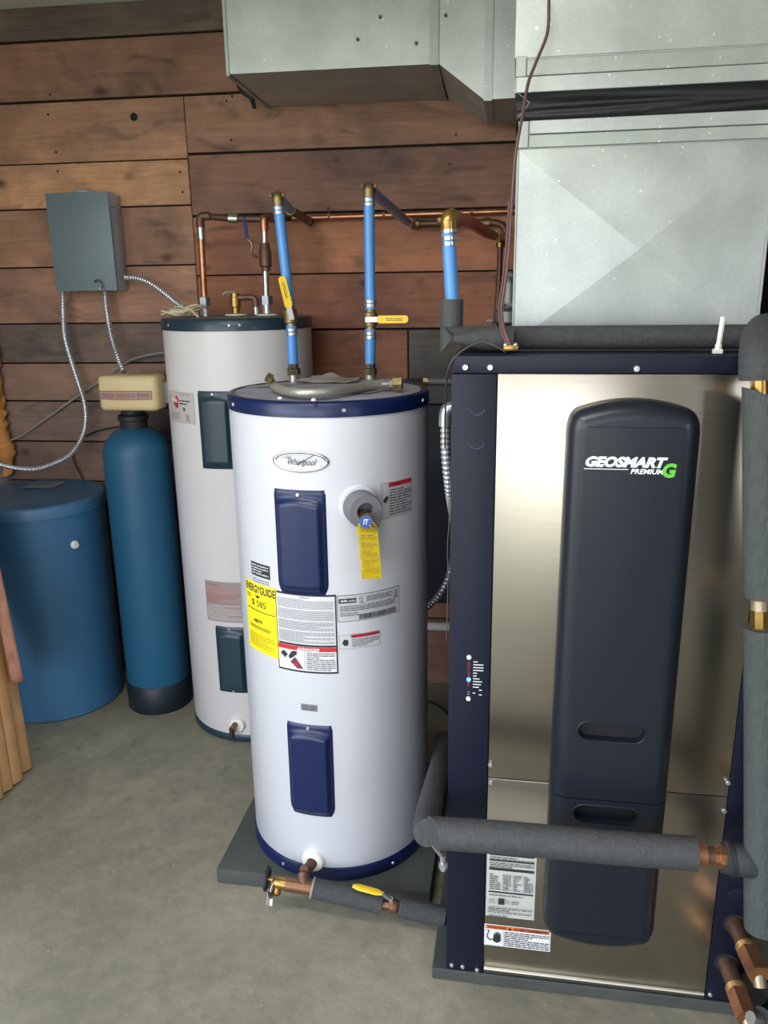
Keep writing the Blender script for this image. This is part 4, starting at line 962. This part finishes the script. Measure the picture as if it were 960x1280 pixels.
tp('pipe', [C(.520, -.001, .52), C(.525, -.04, .51)], .017, G['old_brass'], bs); tp('nut', [C(.520, -.035, .515), C(.525, -.06, .505)], .020, G['brass'], bs, 6)
gt = thing('insulated_pipe', 'dark green grey hose curving out of the lower right corner', 'pipe', (.72, 1.42, .06))
tp('foam_sleeve', [at(946, 1241, 1.40), at(962, 1250, 1.42), at(990, 1262, 1.48), at(1040, 1270, 1.6)], .036, mat('green_grey', (74, 84, 78), .6), gt, 20, sm=5)
tp('collar', [at(940, 1236, 1.392), at(948, 1243, 1.404)], .034, G['black_rubber'], gt, 20)
bf = thing('hose_fitting', 'black hose end with a steel tip at the bottom right edge', 'pipe', (.56, 1.28, .05))
tp('hose', [at(950, 1276, 1.30), at(985, 1284, 1.36)], .025, G['black_rubber'], bf); tp('tip', [at(938, 1272, 1.29), at(950, 1276, 1.30)], .012, G['steel_ring'], bf, 8)

# ------------------------------------------------------------------ sheet metal ducts
ud = thing('plenum_duct', 'galvanised plenum box with raised cross breaks rising from the heat pump cabinet', 'duct', C(.26, .4, 1.387))
def duct_box(name, u0, u1, v0_, v1_, z0, z1, parent, brk=.008, apex=None):
    bm = B(); q = lambda u, v, z: bm.verts.new((u, v, z))
    a = [q(u0, v0_, z0), q(u1, v0_, z0), q(u1, v0_, z1), q(u0, v0_, z1)]; b_ = [q(u0, v1_, z0), q(u1, v1_, z0), q(u1, v1_, z1), q(u0, v1_, z1)]
    ap = apex or ((u0+u1)/2, (z0+z1)/2); c_ = q(ap[0], v0_-brk, ap[1])
    for i in range(4): bm.faces.new((a[i], a[(i+1) % 4], c_))
    for i in range(4): bm.faces.new((a[i], b_[i], b_[(i+1) % 4], a[(i+1) % 4]))
    bm.faces.new(b_)
    return part(name, bm, G['galv'], parent, mtx=CM, ang=.4)
duct_box('duct_wall', .022, .500, .260, .62, 1.388, 1.762, ud, .012, (.263, 1.572))
def strip(name, u0, u1, v0_, z0, z1, parent, m_='galv_strip', dv=.004): 
    bm = B(); box(bm, (u0, v0_-dv, z0), (u1, v0_, z1), .001, 1); return part(name, bm, G[m_], parent, mtx=CM)
strip('flange', .022, .042, .258, 1.764, 1.812, ud); strip('flange', .0435, .488, .2585, 1.764, 1.787, ud); strip('flange', .0435, .488, .256, 1.788, 1.812, ud, 'galv'); strip('flange', .489, .505, .257, 1.764, 1.812, ud)
bm = B(); box(bm, (.022, .259, 1.762), (.504, .62, 1.812)); part('collar', bm, G['galv_strip'], ud, mtx=CM)
strip('corner_bead', .0205, .0245, .2585, 1.388, 1.762, ud, 'galv', .002); strip('corner_bead', .4975, .5015, .2585, 1.388, 1.762, ud, 'galv', .002)
# canvas connector with folds
cn = thing('canvas_connector', 'black flexible canvas collar joining the plenum to the duct above', 'duct connector', C(.26, .4, 1.812))
bm = B(); nx, nz = 90, 16; g = []
for j in range(nz+1):
    row = []
    for i in range(nx+1):
        u = .018+.49*i/nx; t = j/nz; z = 1.811+.051*t
        e = sin(pi*t); x = (u-.018)/.49
        f = .0026*math.exp(-((t-.35-.25*x)/.10)**2)*(1 if x < .6 else max(0, 1-(x-.6)*6)) + .002*math.exp(-((t-.75+.35*(x-.5))/.09)**2) + .0026*math.exp(-((t-.25-.5*(x-.62))/.09)**2)*(1 if x > .5 else 0)
        f += .002*noise.noise(V((u*9, t*4, 1)))
        row.append(bm.verts.new((u, .262+.010*e-f*1.6*e, z)))
    g.append(row)
for j in range(nz):
    for i in range(nx): bm.faces.new((g[j][i], g[j][i+1], g[j+1][i+1], g[j+1][i]))
part('canvas_front', bm, G['canvas'], cn, mtx=CM, ang=90)
for u0, sgn in ((.018, -1), (.508, 1)):
    bm = B(); g = []
    for j in range(9):
        t = j/8; g.append([bm.verts.new((u0-sgn*.016*sin(pi*t)*(1-.3*cos(i))*(.5 if i else 0), .262+.010*sin(pi*t)*(1 if i == 0 else 0)+.36*i/6, 1.811+.051*t)) for i in range(7)])
    for j in range(8):
        for i in range(6): bm.faces.new((g[j][i], g[j][i+1], g[j+1][i+1], g[j+1][i]))
    part('canvas_side', bm, G['canvas'], cn, mtx=CM, ang=90)
bm = B(); box(bm, (.05, .61, 1.811), (.48, .62, 1.862)); part('canvas_back', bm, G['canvas'], cn, mtx=CM)
for u0, sg in ((.020, 1), (.506, -1)):     # white creases at the corners
    for dz in (.006, -.010):
        bm = B(); tube(bm, [(u0, .258, 1.862 if dz > 0 else 1.818), (u0+sg*.022, .250, 1.843)], .0009, 6); part('corner_crease', bm, mat('crease', (130, 132, 140), .5), cn, mtx=CM)
# upper duct
up = thing('supply_duct', 'wide galvanised duct above the black canvas collar reaching the ceiling', 'duct', C(.26, .4, 1.862))
duct_box('duct_wall', .012, .52, .256, .62, 1.922, 2.428, up, .006, (.27, 2.15))
bm = B(); box(bm, (.014, .258, 1.862), (.506, .62, 1.922)); part('collar', bm, G['galv_strip'], up, mtx=CM)
strip('flange', .016, .51, .2575, 1.8615, 1.889, up, 'galv'); strip('flange', .035, .51, .2575, 1.890, 1.918, up); strip('flange', .014, .034, .2570, 1.889, 1.924, up)
# trunk running along the wall to the left, with a deeper fitting next to the supply duct
td = thing('trunk_duct', 'galvanised trunk duct running left along the top of the plank wall', 'duct', (-.45, 2.6, 2.094))
def hexa(name, f4, b4, m_, parent, brk=.0):
    "box from a front and a back quad (x,y,z)"
    bm = B(); a = [bm.verts.new(p) for p in f4]; b_ = [bm.verts.new(p) for p in b4]
    bm.faces.new(a); bm.faces.new(b_[::-1])
    for i in range(4): bm.faces.new((a[i], b_[i], b_[(i+1) % 4], a[(i+1) % 4]))
    return part(name, bm, m_, parent, ang=5)
zb, zf = 2.094, 2.094; yb = 2.835; yf = 2.41; zT = 2.428
hexa('duct_wall', [(-.747, yf, zb), (-.178, yf, zb), (-.178, yf, zT), (-.747, yf, zT)], [(-.747, yb, zb), (-.178, yb, zb), (-.178, yb, zT), (-.747, yb, zT)], G['galv'], td)
hexa('transition', [(-.156, yf, 2.094), (-.030, yf-.006, 1.998), (-.030, yf-.006, zT), (-.156, yf, zT)], [(-.15, yb, 2.094), (-.015, 2.74, 1.998), (-.015, 2.74, zT), (-.15, yb, zT)], G['galv'], td)
hexa('duct_wall', [(-.012, 2.40, 1.998), (.16, 2.39, 1.998), (.16, 2.39, zT), (-.012, 2.40, zT)], [(-.005, 2.74, 1.998), (.16, 2.74, 1.998), (.16, 2.74, zT), (-.005, 2.74, zT)], G['galv'], td)
hexa('drive_cleat', [(-.180, yf-.006, 2.090), (-.156, yf-.006, 2.090), (-.156, yf-.006, zT), (-.180, yf-.006, zT)], [(-.180, yb, 2.090), (-.156, yb, 2.090), (-.156, yb, zT), (-.180, yb, zT)], G['galv_strip'], td)
hexa('drive_cleat', [(-.032, 2.396, 1.994), (-.010, 2.396, 1.994), (-.010, 2.396, zT), (-.032, 2.396, zT)], [(-.022, 2.745, 1.994), (-.002, 2.745, 1.994), (-.002, 2.745, zT), (-.022, 2.745, zT)], G['galv'], td)
for px, py in ((475, 21), (447, 49), (520, 54), (557, 19), (637, 78)): screw(at(px, py, 2.405), (0, -1, 0), .0045, td, mat('dark_screw', (90, 94, 96), .5, .5))
bm = B(); box(bm, (-.755, yf-.002, 2.088), (-.743, yb, zT), .002, 1); part('end_cleat', bm, G['galv_strip'], td)
# black cable clamp under the duct's left end
bm = B(); tube(bm, spline([at(301, 106, 2.80), at(306, 115, 2.78), at(314, 122, 2.78), at(318, 135, 2.80)], 5), .009, 8, rf=lambda i: .015-.0006*i)
tag(part('black_strap', bm, G['black_rubber']), 'torn black strap hanging below the left end of the trunk duct', 'strap')
# added black block in place of the unlit space right of the plenum
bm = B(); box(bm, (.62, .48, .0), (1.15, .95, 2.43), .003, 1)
tag(part('shade_block', bm, mat('shade_black', (16, 17, 19), .8), mtx=CM), 'added black block standing in for the unlit space right of the plenum', 'duct')

# thin control wires
cw = thing('control_wire', 'thin brownish wire hanging from above to the clamp on the cabinet top', 'wire', C(.03, .05, zt_))
Pw = [at(686, -12, 1.66), at(686, 10, 1.655), at(684, 42, 1.65), at(670, 78, 1.64), at(660, 105, 1.63), at(652, 150, 1.61), at(645, 190, 1.60), at(640, 250, 1.59), at(637, 300, 1.57), at(632, 350, 1.55), at(627, 385, 1.53), at(630, 412, 1.50), at(636, 428, 1.485), at(640, 438, 1.475)]
tp('wire', Pw, .0030, G['wire_maroon'], cw, 8, 6); tp('wire', [p+V((-.005, .004, 0)) for p in Pw[7:]], .0022, G['wire_maroon'], cw, 8, 6)
bm = B(); q = at(638, 438, 1.472); box(bm, q+V((-.013, -.008, -.001)), q+V((.014, .008, .010)), .003, 2); part('cable_clamp', bm, G['brass'], cw)
for s_ in (-1, 1): screw(q+V((s_*.009, -.004, .010)), (0, -.5, 1), .004, cw)
lw = thing('control_wire', 'thin dark wire arching from the clamp down the left side of the cabinet', 'wire', at(556, 480, 1.55))
tp('wire', [at(632, 440, 1.472), at(620, 433, 1.47), at(603, 428, 1.47), at(585, 434, 1.46), at(569, 446, 1.45), at(561, 460, 1.45), at(558, 480, 1.50), at(556.5, 520, 1.60), at(556, 560, 1.62)], .0018, mat('wire_dark', (70, 66, 64), .6), lw, 8, 6)
tp('wire', [at(561, 600, 1.425), at(561.5, 650, 1.430), at(559.5, 680, 1.43), at(560, 730, 1.432), at(558, 800, 1.432)], .0010, G['wire_dark'], lw, 6, 5)
tg2 = thing('cable_tie', 'upright white plastic tie on the cabinet top near the right front corner', 'tie', C(.378, .0, zt_))
bm = B(); a_ = C(.378, .04, zt_); b_ = C(.383, .045, zt_+.062); tube(bm, [a_, a_.lerp(b_, .25), a_.lerp(b_, .27), b_], [.006, .006, .0045, .0048], 8); part('strap', bm, G['white_plastic'], tg2)
bm = B(); box(bm, a_+V((-.008, -.006, 0)), a_+V((.008, .006, .008)), .001, 1); part('tie_head', bm, G['white_plastic'], tg2)

# ------------------------------------------------------------------ electrical box, conduits and cables
eb = thing('electrical_box', 'grey metal electrical box on the plank wall above the softener', 'electrical box', (-1.41, 2.84, 1.515))
bm = B(); box(bm, (-1.519, 2.745, 1.517), (-1.300, 2.840, 1.834), .003, 2); part('box_body', bm, mat('box_grey_lit', (172, 186, 204), .4, .2), eb)  # sides paler than the cover: light from the right put into the colour
bm = B(); box(bm, (-1.523, 2.737, 1.514), (-1.296, 2.747, 1.838), .002, 2); part('box_cover', bm, G['box_grey'], eb)
bm = B(); box(bm, (-1.300, 2.742, 1.790), (-1.2955, 2.79, 1.838), .001, 1); part('hinge_tab', bm, G['box_grey_lit'], eb)
bm = B(); lathe(bm, (-1.405, 2.79, 1.838), [(.038, -.004), (.038, .004), (.030, .012), (0, .013)], 24); part('hub', bm, G['box_grey_lit'], eb)
bm = B(); tube(bm, spline([(-1.375, 2.735, 1.545), (-1.357, 2.728, 1.548), (-1.347, 2.727, 1.530), (-1.350, 2.730, 1.520)], 5), .004, 8); part('latch', bm, mat('latch', (122, 116, 118), .4, .7), eb)
bm = B(); box(bm, (-1.36, 2.728, 1.516), (-1.342, 2.738, 1.527), .002, 1); part('latch_tab', bm, G['zinc'], eb)
def conduit(label, pts, r=.0100, group=None, name='flexible_conduit', pitch=.0118, loc=None, m_='conduit'):
    P = resample(spline(pts, 14), pitch/4); bm = B(); tube(bm, P, r, 12, rf=lambda i: r*(1.0, 1.0, .80, .80)[i % 4])
    return tag(part(name, bm, G[m_], ang=18), label, 'conduit', group)
conduit('long ribbed metal conduit looping from the box down to the left over the brine tank', [at(79, 362, 2.79), at(79, 385, 2.78), at(81, 420, 2.78), at(89, 450, 2.78), at(98, 478, 2.78), at(106, 505, 2.77), at(107, 530, 2.76), at(101, 550, 2.74), at(88, 568, 2.70), at(68, 579, 2.66), at(45, 586, 2.62), at(20, 585, 2.60), at(-8, 578, 2.58)])
conduit('short ribbed metal conduit dropping from the box towards the softener head', [at(131, 362, 2.79), at(133, 385, 2.78), at(138, 415, 2.77), at(146, 443, 2.75), at(155, 466, 2.70)])
conduit('ribbed metal conduit curving from the box to the older heater lid', [at(157, 347, 2.79), at(172, 348, 2.775), at(188, 354, 2.75), at(204, 365, 2.72), at(220, 378, 2.68), at(236, 389, 2.62)])
co = thing('cable', 'thin grey cable sagging along the planks behind the softener', 'cable', at(90, 500, 2.82))
tp('cable', [at(-12, 553, 2.82), at(20, 548, 2.82), at(55, 525, 2.82), at(90, 500, 2.82), at(125, 476, 2.82), at(160, 452, 2.82), at(185, 444, 2.82), at(212, 440, 2.82)], .0042, G['cable_grey'], co, 8, 8)
co = thing('cable', 'thin black cable running low across the planks left of the softener', 'cable', at(95, 560, 2.82))
tp('cable', [at(152, 533, 2.825), at(125, 538, 2.825), at(104, 547, 2.825), at(93, 559, 2.825), at(92, 575, 2.825), at(100, 592, 2.825), at(112, 615, 2.825)], .003, G['black_rubber'], co, 8, 8)
# conduit and connector on the left side of the cabinet
cc = thing('conduit_connector', 'silver angled conduit connector on the left side of the cabinet', 'connector', at(550, 520, 1.62))
cx_ = C(-.083, .20, 1.265); 
tp('elbow', [cx_, cx_+V((-.018, -.003, -.001)), cx_+V((-.026, -.004, -.008)), cx_+V((-.028, -.004, -.038))], .0135, mat('cast_zinc', (170, 176, 176), .3, .85), cc, 14, sm=4)
tp('locknut', [cx_+V((-.001, 0, 0)), cx_+V((-.012, 0, 0))], .018, G['pump_grey'], cc, 14)
q = cx_+V((-.028, -.004, -.034))
conduit('ribbed metal conduit descending between the front heater and the cabinet', [q, q+V((.001, .004, -.05)), q+V((.005, .02, -.11)), q+V((.011, .06, -.18)), q+V((.017, .15, -.26))], .0105)
conduit('dark end of a ribbed conduit low between the front heater and the cabinet', [at(566, 700, 2.10), at(560, 722, 2.10), at(550, 742, 2.10), at(536, 758, 2.12), at(522, 764, 2.14)], .0095)
# dark electrical panel on the wall in the gap
wp = thing('wall_panel', 'dark grey metal cabinet on the wall seen in the gap between heater and heat pump', 'electrical box', (-.12, 2.8, .45))
bm = B(); box(bm, (-.30, 2.60, .44), (.10, 2.84, 1.135), .004, 1); part('panel_body', bm, G['dark_box'], wp)
bm = B(); box(bm, (-.30, 2.62, 1.137), (.10, 2.84, 1.20), .004, 1); part('panel_top', bm, G['panel_grey'], wp)
gp2 = thing('grey_pipe', 'grey stub pipe with brass end right behind the navy heater lid', 'pipe', at(545, 476, 2.06))
tp('pipe', [at(533, 477, 2.06), at(575, 477, 2.06)], .010, G['panel_grey'], gp2); tp('brass_end', [at(529, 476, 2.06), at(535, 477, 2.06)], .0125, G['old_brass'], gp2, 8)
fl = thing('floor_cable', 'thin dark cable on the floor behind the front heater', 'cable', (-.15, 2.6, .004))
tp('cable', [at_z(534, 876, .005), at_z(548, 882, .005), at_z(560, 892, .005)], .004, G['black_rubber'], fl, 8, 4)

# ------------------------------------------------------------------ water softener
SC = (-1.222, 2.607)
ws = thing('water_softener', 'slim blue softener tank with black boot and beige control head', 'water softener', (*SC, 0))
bm = B(); lathe(bm, (*SC, 0), [(.116, .001), (.118, .006), (.118, .104), (.115, .108)], 64); part('boot', bm, G['boot_black'], ws, ang=50)
prof = [(.110, .10)]+[(.1145, .11), (.1145, .965)]
for i in range(1, 13):
    a = pi/2*i/12; prof.append((.1145*cos(a)*(1) if cos(a)*.1145 > .042 else .042, .965+.098*sin(a)))
bm = B(); lathe(bm, (*SC, 0), prof, 64); part('tank', bm, G['tank_blue'], ws)
bm = B(); lathe(bm, (*SC, 0), [(.043, 1.045), (.046, 1.060), (.046, 1.080), (.052, 1.084), (.052, 1.098), (.040, 1.104), (.040, 1.16)], 32); part('neck', bm, G['black_rubber'], ws)
bm = B(); box(bm, (-1.29, 2.502, 1.126), (-1.083, 2.60, 1.243), .018, 4)
for v in bm.verts: v.co.y -= .010*(1-((v.co.x+1.1865)/.104)**2)*(1 if v.co.y < 2.55 else 0)
hd = part('control_head', bm, G['beige'], ws, ang=50)
bm = B(); box(bm, (-1.27, 2.598, 1.135), (-1.10, 2.70, 1.23), .008, 2); part('valve_block', bm, G['black_rubber'], ws)
bm = B(); box(bm, (-1.086, 2.56, 1.145), (-1.070, 2.60, 1.215), .004, 2); part('meter_plug', bm, mat('plug_grey', (130, 134, 140), .5), ws)
tp('bypass_pipe', [(-1.10, 2.62, 1.13), (-1.09, 2.63, 1.12), (-1.085, 2.66, 1.09), (-1.085, 2.72, 1.06)], .012, G['black_rubber'], ws, sm=4)
hm = lambda s, t, o: V((s, 2.502-.010*(1-((s+1.1865)/.104)**2)-o, t))
decal('control_strip', [('r', -1.281, 1.166, -1.099, 1.194, (88, 70, 104)), ('r', -1.279, 1.168, -1.101, 1.192, (168, 132, 112)), ('lines', -1.274, 1.171, -1.228, 1.188, 3, (66, 50, 116)), ('lines', -1.222, 1.172, -1.172, 1.187, 3, (104, 44, 80)), ('lines', -1.168, 1.173, -1.152, 1.187, 2, (70, 84, 140)), ('lines', -1.148, 1.173, -1.106, 1.187, 3, (70, 56, 116))], hm, hd, 'purple and tan lettered strip', off=.001)
bm = B(); bmesh.ops.create_circle(bm, cap_ends=False, radius=.01, segments=4); bm.free()

# ------------------------------------------------------------------ brine tank
TC = (-1.63, 2.616)
bt_ = thing('brine_tank', 'wide round blue plastic brine tank with lid at the left corner', 'brine tank', (*TC, 0))
bm = B(); lathe(bm, (*TC, 0), [(.222, .001), (.231, .008), (.232, .30), (.234, .60), (.236, .765)], 80); part('tank_body', bm, G['brine_blue'], bt_)
bm = B(); lathe(bm, (*TC, 0), [(.233, .762), (.241, .764), (.241, .795), (.237, .805), (.226, .809), (.215, .805), (.12, .810), (0, .812)], 80); lid_ = part('lid', bm, mat('lid_blue', (62, 106, 142), .42, var=.3, scale=4), bt_, ang=50)
lm = lambda s, t, o: V((-1.655+s*cos(.25)-t*sin(.25)*0, 2.725+t, .8125+o))
decal('lid_sticker', [('r', -.062, -.055, .062, .055, (122, 138, 152)), ('lines', -.05, -.04, .05, .04, 5, (102, 116, 132))], lm, lid_, 'pale faded sticker', off=.001)
n = V((sin(1.004), -cos(1.004), 0)); q = V((*TC, .658))+n*.235
bm = B(); lathe(bm, q, [(.014, -.002), (.015, .006), (.010, .010), (.009, .016), (.004, .016), (.004, .011), (0, .011)], 16, n); part('overflow_fitting', bm, G['white_plastic'], bt_)

# ------------------------------------------------------------------ folded wooden table at the left edge
wt = thing('folded_table', 'folded wooden table with rounded top and pine legs leaning at the left edge', 'table', (-1.47, 2.0, 0))
ends = [(36, 965), (24, 980), (12, 990), (0, 1002), (-14, 1012)]
for i, (px, py) in enumerate(ends):
    f0 = at_z(px-4, py, .002); up_ = V((-.13, .16, 1)).normalized()
    bm = B(); box(bm, (-.011, -.020, 0), (.011, .020, .62), .004, 2)
    yax = V((.2, 1, 0)); yax = (yax-up_*yax.dot(up_)).normalized(); xax = yax.cross(up_)
    T = Matrix.Translation(f0+V((0, 0, .006))) @ Matrix((xax, yax, up_)).transposed().to_4x4()
    part('leg', bm, G['pine'], wt, mtx=T)
c1 = at(23, 855, 2.02); c2 = at(-2, 735, 2.10)
up_ = (c2-c1).normalized(); bm = B(); P = []
W2, H2, rc = .30, .62, .03
for (cx, cz, a0) in ((-rc, rc, -pi/2), (-rc, H2-rc, 0), (-W2+rc, H2-rc, pi/2), (-W2+rc, rc, pi)):
    for i in range(7): a = a0+pi/2*i/6; P.append((cx+rc*cos(a), cz+rc*sin(a)))
lo = [bm.verts.new((x, -.016, z)) for x, z in P]; hi = [bm.verts.new((x, .016, z)) for x, z in P]
bm.faces.new(lo); bm.faces.new(hi[::-1])
for i in range(len(P)): bm.faces.new((lo[i], hi[i], hi[(i+1) % len(P)], lo[(i+1) % len(P)]))
bmesh.ops.recalc_face_normals(bm, faces=bm.faces)
bmesh.ops.bevel(bm, geom=[e for e in bm.edges if len(e.link_faces) == 2 and e.calc_face_angle(0) > 1.2], offset=.004, segments=2, affect='EDGES')
th_ = .9; xax = V((cos(th_), -sin(th_), 0)); xax = (xax-up_*xax.dot(up_)).normalized(); yax = up_.cross(xax)
T = Matrix.Translation(c1-xax*.0) @ Matrix((xax, yax, up_)).transposed().to_4x4()
part('tabletop', bm, G['red_wood'], wt, mtx=T)
